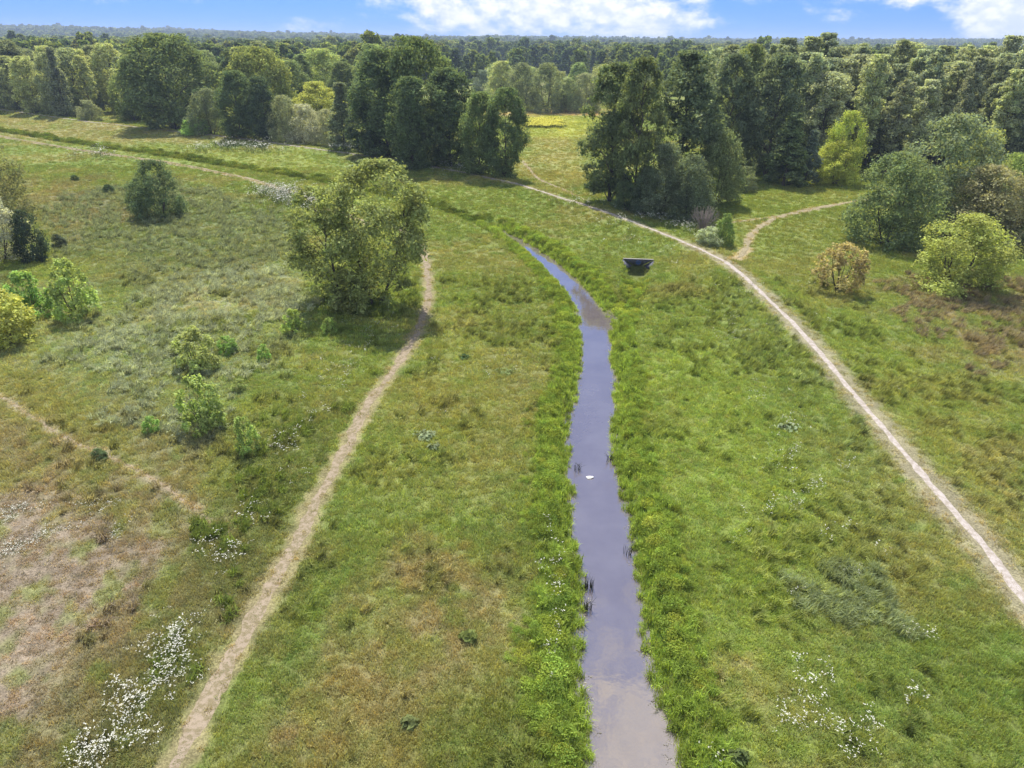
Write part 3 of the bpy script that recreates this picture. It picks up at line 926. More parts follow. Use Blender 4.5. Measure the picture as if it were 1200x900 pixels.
TREES = [
    # base x, base y, top y, width px, kind, colour, name, category, label
    (424, 358, 188, 172, 'big_pair', (.112, .136, .036), 'leafy_tree', 'tree', 'lone light green tree with several dark stems standing beside the footpath left of the stream'),
    # upper left
    (205, 151, 40, 100, 'oak', (.062, .088, .026), 'oak_tree', 'tree', 'large broad dark oak at the edge of the left wood, taller than its neighbours'),
    (158, 141, 84, 40, 'oak', (.085, .115, .03), 'leafy_tree', 'tree', 'lower fresh green tree leaning out from the left side of the big dark oak'),
    (106, 142, 117, 26, 'willow', PALE, 'shrub', 'shrub', 'small pale shrub alone on the bright grass before the left wood'),
    (232, 160, 138, 34, 'bush', LIME, 'bush', 'bush', 'low lime green bush at the foot of the big dark oak by the path'),
    (250, 160, 104, 44, 'willow', GREYG, 'shrub', 'shrub', 'grey green rounded shrub between the big oak and the narrow dark trees'),
    (283, 164, 83, 44, 'alder', ALDER, 'alder_tree', 'tree', 'narrow dark green tree, left one of the pair behind the upper path'),
    (313, 166, 90, 40, 'alder', DARK, 'alder_tree', 'tree', 'narrow very dark tree, right one of the pair behind the upper path'),
    (310, 151, 55, 72, 'oak', (.105, .128, .028), 'leafy_tree', 'tree', 'tall yellow green tree rising behind the pair of narrow dark trees'),
    (336, 168, 112, 40, 'willow', PALE, 'shrub', 'shrub', 'pale green shrubby tree right of the pair of narrow dark trees'),
    (375, 160, 96, 56, 'oak', (.17, .19, .035), 'leafy_tree', 'tree', 'round lime yellow tree glowing between the shrubs and the dark clump'),
    (358, 169, 122, 44, 'willow', SILVER, 'willow_bush', 'bush', 'silvery white willow bush in front of the round lime yellow tree'),
    (386, 170, 128, 34, 'willow', (.15, .165, .10), 'willow_bush', 'bush', 'greenish silver bush at the left foot of the pale pointed tree'),
    (404, 177, 97, 36, 'cone', GREYG, 'pointed_tree', 'tree', 'pale grey green pointed tree at the left end of the tall dark clump'),
    # dark clump, centre left
    (432, 184, 118, 46, 'alder', DARK, 'alder_tree', 'tree', 'short dark tree filling the left foot of the tall dark clump'),
    (455, 186, 58, 74, 'alder', ALDER, 'alder_tree', 'tree', 'tall dark alder on the left of the clump behind the dyke'),
    (492, 190, 44, 92, 'oak', (.058, .086, .024), 'alder_tree', 'tree', 'tallest tree of the dark clump, broad rounded crown reaching the skyline'),
    (484, 200, 90, 58, 'alder', ALDER, 'alder_tree', 'tree', 'dark tree at the front middle of the tall clump behind the dyke'),
    (528, 198, 80, 70, 'alder', (.048, .074, .024), 'alder_tree', 'tree', 'dark tree on the right shoulder of the tall clump'),
    (562, 207, 108, 48, 'alder', MID, 'alder_tree', 'tree', 'smaller green tree, left one of the two ending the clump beside the field'),
    (592, 210, 103, 52, 'alder', (.058, .09, .028), 'alder_tree', 'tree', 'smaller rounded tree, right one of the two ending the clump beside the field'),
    # middle distance behind the yellow field
    (612, 130, 74, 40, 'willow', GREYG, 'willow_tree', 'tree', 'left of the round willows behind the yellow flowering field'),
    (641, 132, 74, 44, 'willow', (.095, .12, .055), 'willow_tree', 'tree', 'middle and largest of the round willows behind the yellow flowering field'),
    (664, 132, 92, 34, 'willow', (.09, .12, .05), 'willow_tree', 'tree', 'low round willow in front right of the largest willow behind the field'),
    (684, 131, 86, 40, 'willow', PALE, 'willow_tree', 'tree', 'pale willow at the right end of the row behind the yellow field'),
    (566, 112, 82, 28, 'willow', BLUEG, 'shrub', 'shrub', 'bluish shrub beside the distant pale clearing right of the tall clump'),
    # right clump
    (714, 236, 74, 78, 'open_alder', (.062, .086, .028), 'alder_tree', 'tree', 'open crowned alder with bare dark trunk at the left end of the right clump'),
    (742, 246, 68, 62, 'open_alder', (.066, .088, .027), 'alder_tree', 'tree', 'tall open alder with two visible trunks just right of the leftmost alder'),
    (792, 232, 60, 92, 'open_alder', (.058, .082, .034), 'alder_tree', 'tree', 'broad tall alder with central dark trunk in the middle of the right clump'),
    (734, 248, 212, 40, 'willow', ALDER, 'willow_bush', 'bush', 'dark bush around the feet of the tall open alders'),
    (756, 252, 196, 40, 'willow', (.06, .085, .04), 'willow_bush', 'bush', 'dark green bush filling the gap between the alders and the willow thicket'),
    (700, 222, 200, 34, 'bush', DARK, 'bush', 'bush', 'low dark bush at the left foot of the open crowned alders'),
    (774, 252, 168, 66, 'willow', (.072, .095, .05), 'willow_bush', 'bush', 'grey green willow thicket at the foot of the broad alder'),
    (806, 256, 182, 66, 'willow', (.062, .086, .042), 'willow_bush', 'bush', 'darker willow thicket hanging down to the grass beside the dead twigs'),
    (836, 240, 152, 62, 'willow', (.085, .112, .042), 'willow_tree', 'tree', 'rounded soft green willow at the right end of the willow thicket'),
    (872, 224, 195, 28, 'willow', GREYG, 'shrub', 'shrub', 'small grey green shrub on the grass right of the willow thicket'),
    (846, 206, 64, 58, 'open_alder', (.06, .085, .04), 'alder_tree', 'tree', 'alder half hidden behind the rounded willow'),
    (862, 192, 52, 44, 'alder', (.085, .11, .028), 'leafy_tree', 'tree', 'yellowish treetop standing up behind the right clump'),
    (896, 208, 62, 66, 'open_alder', (.062, .085, .04), 'alder_tree', 'tree', 'alder with forked dark trunk and arching limb between the willow and the lime tree'),
    (918, 217, 132, 46, 'cone', (.07, .098, .034), 'pointed_tree', 'tree', 'middle sized green pointed tree below the forked alder'),
    (943, 216, 152, 28, 'cone', BLUEG, 'pointed_tree', 'tree', 'slim bluish pointed tree beside the bright lime tree'),
    (978, 216, 165, 50, 'bigbush', (.19, .22, .03), 'lime_tree', 'tree', 'lower front half of the bright lime green tree before the dark wood'),
    (981, 213, 130, 46, 'bigbush', (.17, .215, .03), 'lime_tree', 'tree', 'upper rear half of the bright lime green tree before the dark wood'),
    # bushes at the right
    (1036, 286, 178, 94, 'willow', (.074, .105, .036), 'willow_bush', 'bush', 'big dark green bush at the left front of the right thicket'),
    (1094, 272, 133, 104, 'willow', (.098, .128, .060), 'willow_tree', 'tree', 'highest grey green tree in the middle of the right thicket'),
    (1128, 262, 150, 74, 'willow', (.135, .155, .034), 'leafy_tree', 'tree', 'yellow green tree at the right shoulder of the highest thicket tree'),
    (1142, 284, 192, 88, 'willow', (.135, .135, .062), 'tan_bush', 'bush', 'tan olive bush behind the round lime yellow bush'),
    (1172, 258, 178, 64, 'willow', FRESH, 'leafy_tree', 'tree', 'fresh green tree near the right border behind the tan bush'),
    (1204, 284, 205, 74, 'willow', MID, 'willow_bush', 'bush', 'green bush cut by the right border beside the tan bush'),
    (1210, 240, 168, 60, 'willow', LIME, 'leafy_tree', 'tree', 'lime green bush top at the right border above the green bush'),
    (1116, 338, 249, 98, 'bigbush', (.150, .178, .034), 'bush', 'bush', 'round lime yellow bush standing alone in front of the right thicket'),
    (981, 340, 285, 58, 'sparse', BRONZE, 'bush', 'bush', 'thin ochre bush with see-through twigs alone on the right meadow'),
    (848, 288, 250, 24, 'bush', FRESH, 'bush', 'bush', 'small upright bush beside the path opposite the willow thicket'),
    (829, 290, 266, 34, 'bush', (.20, .22, .13), 'bush', 'bush', 'low bush with white blossom beside the small upright bush'),
    # left meadow
    (189, 254, 187, 56, 'bigbush', (.050, .078, .030), 'bush', 'bush', 'dark dense rounded tall bush alone on the left meadow'),
    (166, 242, 208, 28, 'bush', (.075, .10, .036), 'bush', 'bush', 'smaller bush touching the left side of the dark dense bush'),
    (127, 226, 216, 13, 'bush', DARK, 'bush', 'bush', 'tiny dark bush on the dull grass left of the dark dense bush'),
    (88, 211, 205, 8, 'bush', DARK, 'bush', 'bush', 'smallest dark tuft bush near the double track'),
    (70, 290, 274, 14, 'bush', (.04, .05, .03), 'bush', 'bush', 'tiny upright dark bush right of the dark bush at the left border'),
    (0, 254, 166, 66, 'willow', (.095, .105, .036), 'willow_tree', 'tree', 'olive coloured tree cut by the left border, highest there'),
    (4, 306, 226, 62, 'willow', SILVER, 'willow_bush', 'bush', 'silvery white bush cut by the left border below the olive tree'),
    (41, 306, 245, 34, 'bush', (.030, .044, .022), 'bush', 'bush', 'dark bush beside the silvery bush at the left border'),
    (37, 370, 316, 44, 'shoots', LIME, 'bush', 'bush', 'bright lime bush with spreading layered shoots near the left border'),
    (92, 372, 303, 44, 'shoots', (.150, .185, .044), 'sapling', 'sapling', 'slender open sapling with pale green leaves right of the bright lime bush'),
    (8, 402, 338, 64, 'bush', YELL, 'bush', 'bush', 'yellow green rounded bush cut by the left border'),
    (232, 432, 384, 48, 'shoots', (.140, .155, .042), 'bush', 'bush', 'yellowish bush with bronze shoots, upper large one on the silvery grass'),
    (268, 414, 394, 24, 'shoots', LIME, 'bush', 'bush', 'small lime bush just right of the yellowish bronze bush'),
    (310, 422, 404, 17, 'shoots', LIME, 'bush', 'bush', 'small lime bush alone, halfway between the bronze bush and the lone tree'),
    (281, 458, 444, 17, 'shoots', (.13, .15, .04), 'bush', 'bush', 'tiny bush between the two large yellowish bushes and the footpath'),
    (240, 502, 440, 54, 'shoots', (.145, .18, .042), 'bush', 'bush', 'yellow green bushy sapling, lower large one on the silvery grass'),
    (291, 530, 487, 28, 'shoots', (.14, .18, .04), 'sapling', 'sapling', 'slim yellow green sapling nearest the white flowers by the footpath'),
    (178, 506, 487, 19, 'shoots', LIME, 'bush', 'bush', 'small lime bush left of the lower yellow green bushy sapling'),
    (117, 539, 525, 16, 'bush', (.06, .085, .03), 'bush', 'bush', 'small low dark green bush above the thin sandy trail'),
    (345, 391, 362, 28, 'shoots', (.15, .19, .034), 'bush', 'bush', 'small bright bush, larger of two at the foot of the lone tree'),
    (387, 391, 372, 19, 'shoots', (.14, .18, .034), 'bush', 'bush', 'small bright bush, smaller of two at the foot of the lone tree'),
]
for bx, by, ty, wpx, kind, tint, nm, cat, lab in TREES:
    b = gp(bx, by)
    H = max(.5, top_z(b, bx, ty) - h1(b))
    dist = math.sqrt(b[0] ** 2 + b[1] ** 2 + (CAM_H - H / 2) ** 2)
    W = wpx / FPX * dist * .98
    crown_tree(nm, cat, kind, b[0], b[1], H, W, tint, lab, rot=0 if kind == 'big_pair' else None)


# woods whose single trees can be told apart: front ranks
def wood(front, rows, gap, kinds, tints, hh, name, cat, label, group, seed, back=(0.0, 1.0), limit=200):
    R = np.random.default_rng(seed)
    random.seed(seed)
    F = smooth_line(np.array([gp(a, b) for a, b in front]), .5)
    d = np.concatenate([[0], np.cumsum(np.linalg.norm(np.diff(F, axis=0), axis=1))])
    made = []
    for r in range(rows):
        q = np.arange(R.random() * gap, d[-1], gap * (1 + .06 * r))
        for s in q:
            if len(made) >= limit: return made
            p = np.array([np.interp(s, d, F[:, 0]), np.interp(s, d, F[:, 1])])
            p = p + np.array(back) * gap * .95 * r + R.normal(size=2) * gap * .22
            if abs(p[0]) > .80 * p[1] + 6: continue
            if any((p[0] - m[0]) ** 2 + (p[1] - m[1]) ** 2 < (gap * .45) ** 2 for m in made): continue
            made.append(p)
            H = R.uniform(*hh) * (1 + .02 * r)
            k = kinds[int(R.integers(len(kinds)))]
            base = PROTO[k][0]
            W = H * base['W'] / base['H'] * R.uniform(.85, 1.25)
            if k == 'willow': W = H * R.uniform(.8, 1.1)
            t = np.array(tints[int(R.integers(len(tints)))]) * R.uniform(.85, 1.45) * 1.28
            H *= R.uniform(.86, 1.08)
            crown_tree(name, cat, k, p[0], p[1], H, W, tuple(t), label, group)
    return made


WOODS = []
WOODS += wood([(868, 196), (900, 198), (960, 200), (1010, 200), (1080, 201), (1150, 205), (1230, 214), (1290, 222)], 9, 6.3, ['pine', 'pine', 'alder', 'pine'],
              [(.088, .108, .060), (.078, .098, .056), (.104, .120, .066), (.094, .112, .052)], (19.5, 22.5), 'alder_tree', 'tree',
              'slender grey green tree in the dense tall wood behind the right thicket', 'trees of the dense tall wood on the right', 5, (.12, 1.0), 125)
WOODS += wood([(-60, 124), (0, 128), (50, 135), (95, 137), (140, 135), (185, 140)], 5, 10.5, ['pine', 'alder', 'alder', 'cone'],
              [(.078, .094, .044), (.10, .115, .044), (.125, .138, .048), (.074, .09, .05)], (17, 21), 'alder_tree', 'tree',
              'dark green tree in the dense wood behind the sunburnt strip of grass', 'trees of the dense wood on the left', 6, (-.1, 1.0), 60)
WOODS += wood([(215, 140), (260, 138), (330, 138), (400, 140), (440, 142)], 3, 12.0, ['alder', 'oak', 'pine'],
              [(.062, .086, .03), (.085, .108, .034), (.075, .096, .045)], (18, 22), 'leafy_tree', 'tree',
              'green tree in the rank behind the lime yellow tree and the narrow dark trees', 'trees of the rank behind the upper path', 8, (0, 1.0), 40)
WOODS += wood([(560, 118), (600, 120), (660, 119), (720, 120), (760, 122)], 2, 14.0, ['willow', 'alder', 'willow'],
              [(.105, .13, .055), (.07, .098, .036), (.13, .15, .06)], (12, 17), 'willow_tree', 'tree',
              'rounded tree in the loose row beyond the willows of the yellow field', 'trees of the loose row beyond the yellow field', 9, (0, 1.0), 30)


# ------------------------------------------------------------------ stuff: many small things set out by geometry nodes
def proto_collection(name, meshes):
    c = bpy.data.collections.new(name)
    for i, me in enumerate(meshes):
        o = bpy.data.objects.new(f'{name}_{chr(97 + i)}', me)
        c.objects.link(o)
    return c


def scatter(name, pts, scl, tint, coll, label, cat, rot=None, seed=0, group=None):
    n = len(pts)
    R = np.random.default_rng(seed + 1000)
    me = mesh_np(name, pts)
    if np.ndim(scl) == 1: scl = np.repeat(scl[:, None], 3, 1)
    attr(me, 'scl', 'FLOAT_VECTOR', scl)
    if rot is None:
        rot = np.stack([R.normal(size=n) * .08, R.normal(size=n) * .08, R.random(n) * 6.283], 1)
    attr(me, 'rot', 'FLOAT_VECTOR', rot)
    attr(me, 'idx', 'INT', R.integers(0, len(coll.objects), n))
    attr(me, 'tint', 'FLOAT_COLOR', np.concatenate([tint, np.ones((n, 1))], 1))
    o = link(name, me)
    ng = bpy.data.node_groups.new(name + '_scatter', 'GeometryNodeTree')
    ng.interface.new_socket('Geometry', in_out='INPUT', socket_type='NodeSocketGeometry')
    ng.interface.new_socket('Geometry', in_out='OUTPUT', socket_type='NodeSocketGeometry')
    t = NT(ng)
    gi, go = t.node('NodeGroupInput'), t.node('NodeGroupOutput')
    ci = t.node('GeometryNodeCollectionInfo')
    ci.inputs['Collection'].default_value = coll
    ci.inputs['Separate Children'].default_value = True
    ci.inputs['Reset Children'].default_value = True
    ip = t.node('GeometryNodeInstanceOnPoints')
    ip.inputs['Pick Instance'].default_value = True
    def na(nm, typ):
        a = t.node('GeometryNodeInputNamedAttribute', data_type=typ)
        a.inputs['Name'].default_value = nm
        return a.outputs['Attribute']
    t.l.new(gi.outputs[0], ip.inputs['Points'])
    t.l.new(ci.outputs[0], ip.inputs['Instance'])
    t.l.new(na('idx', 'INT'), ip.inputs['Instance Index'])
    t.l.new(na('rot', 'FLOAT_VECTOR'), ip.inputs['Rotation'])
    t.l.new(na('scl', 'FLOAT_VECTOR'), ip.inputs['Scale'])
    t.l.new(ip.outputs[0], go.inputs[0])
    md = o.modifiers.new('scatter', 'NODES')
    md.node_group = ng
    tag(o, label, cat, group, 'stuff')
    return o


def tuft_mesh(seed, n, h, spread, w, droop=.5):
    R = np.random.default_rng(seed)
    V, F, r = [], [], []
    for i in range(n):
        a = R.random() * 6.283
        b = R.random() ** .7 * spread
        base = np.array([math.cos(a) * b, math.sin(a) * b, -.03])
        q = R.random() * 6.283
        out = np.array([math.cos(q), math.sin(q), 0])
        side = np.array([-out[1], out[0], 0])
        L = h * (.5 + .6 * R.random())
        dr = droop * (.3 + .9 * R.random())
        p1 = base + np.array([0, 0, L * .55]) + out * L * .18 * dr
        p2 = base + np.array([0, 0, L * (.95 - .25 * dr)]) + out * L * .6 * dr
        ww = w * (.6 + .8 * R.random())
        k = len(V)
        V += [base - side * ww, base + side * ww, p1 + side * ww * .8, p1 - side * ww * .8, p2]
        F += [(k, k + 1, k + 2, k + 3), (k + 3, k + 2, k + 4)]
        r += [R.random()] * 5
    me = mesh_np('tuft', np.array(V), loops=[i for q in F for i in q], counts=[len(q) for q in F])
    attr(me, 'rnd', 'FLOAT', r)
    me.materials.append(M_GRASS)
    return me


TUFTS = proto_collection('grass_tuft', [tuft_mesh(1 + i, 34, .30, .24, .011, .7) for i in range(5)])
TALL = proto_collection('tall_tuft', [tuft_mesh(21 + i, 44, .62, .20, .014, .9) for i in range(4)])


def wedge_points(R, y0, y1, dens, half=.80):
    ys = np.sqrt(R.random(int(dens * (half * (y1 * y1 - y0 * y0) + 18 * (y1 - y0)))) * (y1 * y1 - y0 * y0) + y0 * y0)
    xs = (R.random(len(ys)) * 2 - 1) * (half * ys + 9)
    return xs, ys


FIELD_EDGE = 330
R = np.random.default_rng(77)
parts = []
for (y0, y1, dens, sc) in ((11, 30, 26, 1.0), (30, 50, 15, 1.15), (50, 85, 8, 1.35), (85, 150, 4.0, 1.6), (150, 330, 1.3, 2.1)):
    x, y = wedge_points(R, y0, y1, dens)
    parts.append((x, y, np.full(len(x), sc)))
gx = np.concatenate([p[0] for p in parts]); gy = np.concatenate([p[1] for p in parts]); gs = np.concatenate([p[2] for p in parts])
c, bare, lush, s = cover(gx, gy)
pd = dist_poly(gx, gy, PATHW['dyke'][::4])
ld = dist_poly(gx, gy, PATHW['left'][::4])
clump = fbm(gx, gy, 1.7, 3, 301)
keep = (s > .15) & (R.random(len(gx)) > bare * .95) & (pd > .42) & ((ld > .75) | (R.random(len(gx)) > .80 - .35 * (fbm(gx, gy, 1.1, 3, 305) > .55))) & (dist_poly(gx, gy, GULLY) > .5) & (np.hypot(gx - CULV[0], gy - CULV[1] + 1.2) > 1.5)
gx, gy, gs, c, lush, clump, s, bare = (q[keep] for q in (gx, gy, gs, c, lush, clump, s, bare))
hv = (.36 + .75 * clump) * (1 + .55 * lush) * (1 - .45 * bare)
scl = np.stack([gs, gs, hv * np.minimum(gs, 1.6)], 1) * (.75 + .5 * R.random(len(gx)))[:, None]
hue = R.random((len(gx), 1))
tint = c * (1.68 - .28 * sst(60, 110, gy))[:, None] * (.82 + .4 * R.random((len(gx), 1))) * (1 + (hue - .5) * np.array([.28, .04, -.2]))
dryb = R.random(len(gx)) < .10 * (1 - sst(2, 25, gx)) + .02
tint[dryb] = tint[dryb] * .5 + lin(168, 158, 116) * K_G * .5
scatter('meadow_grass', np.stack([gx, gy, height(gx, gy)], 1), scl, tint, TUFTS, 'short uneven meadow grass covering the ground on both sides of the stream', 'grass', seed=1)


# taller wind-blown grass in patches
def patch_points(R, pts, n, feather=1.0):
    lo, hi = pts.min(0), pts.max(0)
    x = lo[0] + R.random(n) * (hi[0] - lo[0]); y = lo[1] + R.random(n) * (hi[1] - lo[1])
    d = sdf(x, y, pts, 10) + (fbm(x, y, 3, 3, 401) - .5) * feather * 4
    k = d < 0
    return x[k], y[k]


xs, ys, tt = [], [], []
for pts, dens, col in ((P((60, 420), (200, 330), (330, 310), (380, 350), (330, 410), (250, 520), (140, 500)), 2.2, (146, 153, 129)),
                       (P((930, 690), (1010, 660), (1060, 720), (1010, 765), (940, 730)), 7.0, (128, 138, 100)),
                       (P((850, 620), (960, 560), (1000, 680), (900, 760)), 1.5, (138, 146, 84)),
                       (P((860, 350), (930, 400), (1010, 530), (930, 480)), 2.0, (134, 146, 96)),
                       (P((1040, 330), (1110, 320), (1260, 330), (1300, 440), (1150, 440), (1060, 380)), 1.3, (128, 119, 98)),
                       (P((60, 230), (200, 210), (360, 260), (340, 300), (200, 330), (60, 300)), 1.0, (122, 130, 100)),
                       (P((300, 500), (420, 470), (360, 590), (250, 780), (200, 800)), 3.0, (104, 118, 58))):
    area = np.prod(pts.max(0) - pts.min(0))
    x, y = patch_points(R, pts, int(area * dens), 1.5)
    xs.append(x); ys.append(y); tt.append(np.repeat(lin(*col)[None] * K_G * 1.5, len(x), 0))
x, y = wedge_points(R, 12, 75, 3.2)
tk_ = (fbm(x, y, 4.0, 3, 421) > .5) & (R.random(len(x)) < fbm(x, y, 1.2, 2, 422))
x, y = x[tk_], y[tk_]
cc, bb, ll, ss = cover(x, y)
tk_ = (ss > 1.5) & (bb < .3)
xs.append(x[tk_]); ys.append(y[tk_]); tt.append((cc * 1.25 * (1 + (R.random((len(x), 1)) - .12) * np.array([.5, .4, .6])))[tk_])
x, y, t_ = np.concatenate(xs), np.concatenate(ys), np.concatenate(tt)
k = (dist_poly(x, y, PATHW['left'][::4]) > 1.1) & (dist_poly(x, y, PATHW['dyke'][::4]) > 1.3) & (fbm(x, y, 2.5, 3, 411) > .44)
x, y, t_ = x[k], y[k], t_[k]
t_ = t_ * (.7 + .6 * R.random((len(x), 1)))
n = len(x)
rot = np.stack([.35 + .25 * R.random(n), R.normal(size=n) * .15, 1.1 + R.normal(size=n) * .5], 1)     # combed over by the wind
scatter('tall_grass', np.stack([x, y, height(x, y)], 1), .8 + .5 * R.random(n) + .006 * y, t_, TALL, 'taller pale seeding grass bent by the wind in patches of the meadow', 'grass', rot, 2)


# bank vegetation
def herb_mesh(seed, n, h, spread, leaf):
    R = np.random.default_rng(seed)
    q = R.random(n) * 6.283
    z = h * R.random(n) ** .7
    rr = spread * np.sqrt(R.random(n)) * (1.1 - .5 * z / h)
    pos = np.stack([np.cos(q) * rr, np.sin(q) * rr, z], 1)
    nrm = unit(np.stack([np.cos(q) * .4, np.sin(q) * .4, np.full(n, .7)], 1) + R.normal(size=(n, 3)) * .45)
    me = leaves_mesh('herb', pos, nrm, leaf, R, 2.0)
    me.materials.append(M_HERB)
    return me


HERBS = proto_collection('bank_herb', [herb_mesh(31 + i, 330, .50, .62, .052) for i in range(4)])


def along(line, side, R, per_m, d0, d1):
    d = np.concatenate([[0], np.cumsum(np.linalg.norm(np.diff(line, axis=0), axis=1))])
    q = R.random(int(d[-1] * per_m)) * d[-1]
    p = np.stack([np.interp(q, d, line[:, 0]), np.interp(q, d, line[:, 1])], 1)
    e = np.stack([np.interp(np.minimum(q + .5, d[-1]), d, line[:, 0]), np.interp(np.minimum(q + .5, d[-1]), d, line[:, 1])], 1) - p
    e = unit(e)
    nrm = np.stack([-e[:, 1], e[:, 0]], 1) * side
    off = d0 + (d1 - d0) * R.random(len(q)) ** 1.2
    return p + nrm * off[:, None], off


hp, ho = [], []
for line, side in ((lw, 1), (rw, -1)):
    p, o_ = along(line, side, R, 40, .02, 3.3); hp.append(p); ho.append(o_)
p, o_ = along(DITCH, 1, R, 6, -1.9, 1.9); hp.append(p); ho.append(np.abs(o_))
for side in (1, -1):
    p, o_ = along(GULLY, side, R, 9, .3, 1.6); hp.append(p); ho.append(o_)
dt = np.concatenate([np.zeros(len(q)) + (1 if i == 2 else 0) for i, q in enumerate(hp)])
hp, ho = np.concatenate(hp), np.concatenate(ho)
k = (hp[:, 1] > 8) & (hp[:, 1] < 360) & (sdf(hp[:, 0], hp[:, 1], RIVER, 8) > .02) & (fbm(hp[:, 0], hp[:, 1], 1.4, 3, 501) > .26 + .09 * ho) & (fbm(hp[:, 0], hp[:, 1], 4.5, 3, 505) > .20 + .12 * ho) & (np.hypot(hp[:, 0] - CULV[0], hp[:, 1] - CULV[1] + 3) > 3.4)
hp, ho, dt = hp[k], ho[k], dt[k]
n = len(hp)
ti = lin(124, 142, 60)[None] * K_G * 1.6 * (.65 + .6 * R.random((n, 1))) * (1 + (R.random((n, 1)) - .5) * np.array([.35, .05, -.2]))
gr = fbm(hp[:, 0], hp[:, 1], 3.5, 3, 511)[:, None]
gg = fbm(hp[:, 0], hp[:, 1], 1.3, 2, 512)[:, None]
ti = ti * (1 - .35 * sst(.52, .7, gg)) * (1 + sst(.6, .75, 1 - gg) * np.array([.15, .02, .1]))
ti = ti * (.7 + .6 * gr) * (1 - .38 * dt[:, None])  # ditch herbs tinted darker, painting in the shaded side of the growth
sc = (.55 + .6 * R.random(n)) * (1.15 - .25 * ho) * (.7 + .6 * gr[:, 0]) * (1 + .005 * np.maximum(hp[:, 1] - 40, 0)) * (1 + .35 * dt)
scatter('bank_vegetation', np.stack([hp[:, 0], hp[:, 1], height(hp[:, 0], hp[:, 1])], 1), sc, ti, HERBS, 'lush leafy herbs crowding both banks of the stream and its upper ditch', 'vegetation', seed=3)

hp = np.concatenate([along(lw, 1, R, 13, -.05, 2.2)[0], along(rw, -1, R, 13, -.05, 2.2)[0]])
hp = hp[(hp[:, 1] > 8)]
n = len(hp)
ti = lin(124, 142, 64)[None] * K_G * 1.6 * (.6 + .7 * R.random((n, 1)))
scatter('bank_reeds', np.stack([hp[:, 0], hp[:, 1], height(hp[:, 0], hp[:, 1])], 1), .7 + .7 * R.random(n), ti, TALL, 'tall bright grass and reeds leaning over the edges of the stream', 'reeds', seed=4)


# bits drifting at the water's edge
hp = np.concatenate([along(lw, -1, R, 2.2, .02, .35)[0], along(rw, 1, R, 2.2, .02, .35)[0]])
hp = hp[(hp[:, 1] > 10) & (hp[:, 1] < 60) & (fbm(hp[:, 0], hp[:, 1], 2.0, 3, 531) > .5)]
n = len(hp)
Rf = np.random.default_rng(9)
fl_ = leaves_mesh('drift', np.c_[Rf.normal(size=(5, 2)) * .09, np.zeros(5)], unit(np.c_[Rf.normal(size=(5, 2)) * .1, np.ones(5)]), .055, Rf, 1.6)
fl_.materials.append(M_HERB)
scatter('floating_leaves', np.c_[hp, np.full(n, WATER_Z + .012)], .6 + .8 * R.random(n), np.repeat(np.array([[.30, .29, .26]]), n, 0) * (.3 + .9 * R.random((n, 1))), proto_collection('drift', [fl_]),
        'pale bits of leaf and foam drifting along the edges of the stream', 'leaves', rot=np.c_[np.zeros((n, 2)), R.random(n) * 6.28], seed=14)


# white flowers
def umbel_mesh(seed, n, h, spread, disc, mat):
    R = np.random.default_rng(seed); random.seed(seed)
    g = Geo(); nf = 0
    for i in range(n):
        a, b = R.random() * 6.283, spread * math.sqrt(R.random())
        p = np.array([math.cos(a) * b, math.sin(a) * b, h * (.7 + .4 * R.random())])
        g.tube([np.array([p[0] * .3, p[1] * .3, 0]), p * np.array([.8, .8, .6]), p], [.006, .005, .004], 3)
    ns = len(g.f)
    V, F = [], []
    for i in range(n):
        a, b = R.random() * 6.283, spread * math.sqrt(R.random())
        p = np.array([math.cos(a) * b, math.sin(a) * b, h * (.75 + .4 * R.random())])
        for j in range(4):
            c = p + R.normal(size=3) * disc * np.array([.9, .9, .2])
            r = disc * (.45 + .5 * R.random())
            tl = R.normal(size=2) * .3
            ring = [c + np.array([r * math.cos(q), r * math.sin(q), r * (tl[0] * math.cos(q) + tl[1] * math.sin(q))]) for q in np.linspace(0, 6.283, 6)[:-1]]
            g.add(ring, [tuple(range(5))])
    me = g.mesh('umbel')
    me.materials.append(M_STEM); me.materials.append(mat)
    me.polygons.foreach_set('material_index', np.concatenate([np.zeros(ns, np.int32), np.ones(len(g.f) - ns, np.int32)]))
    return me


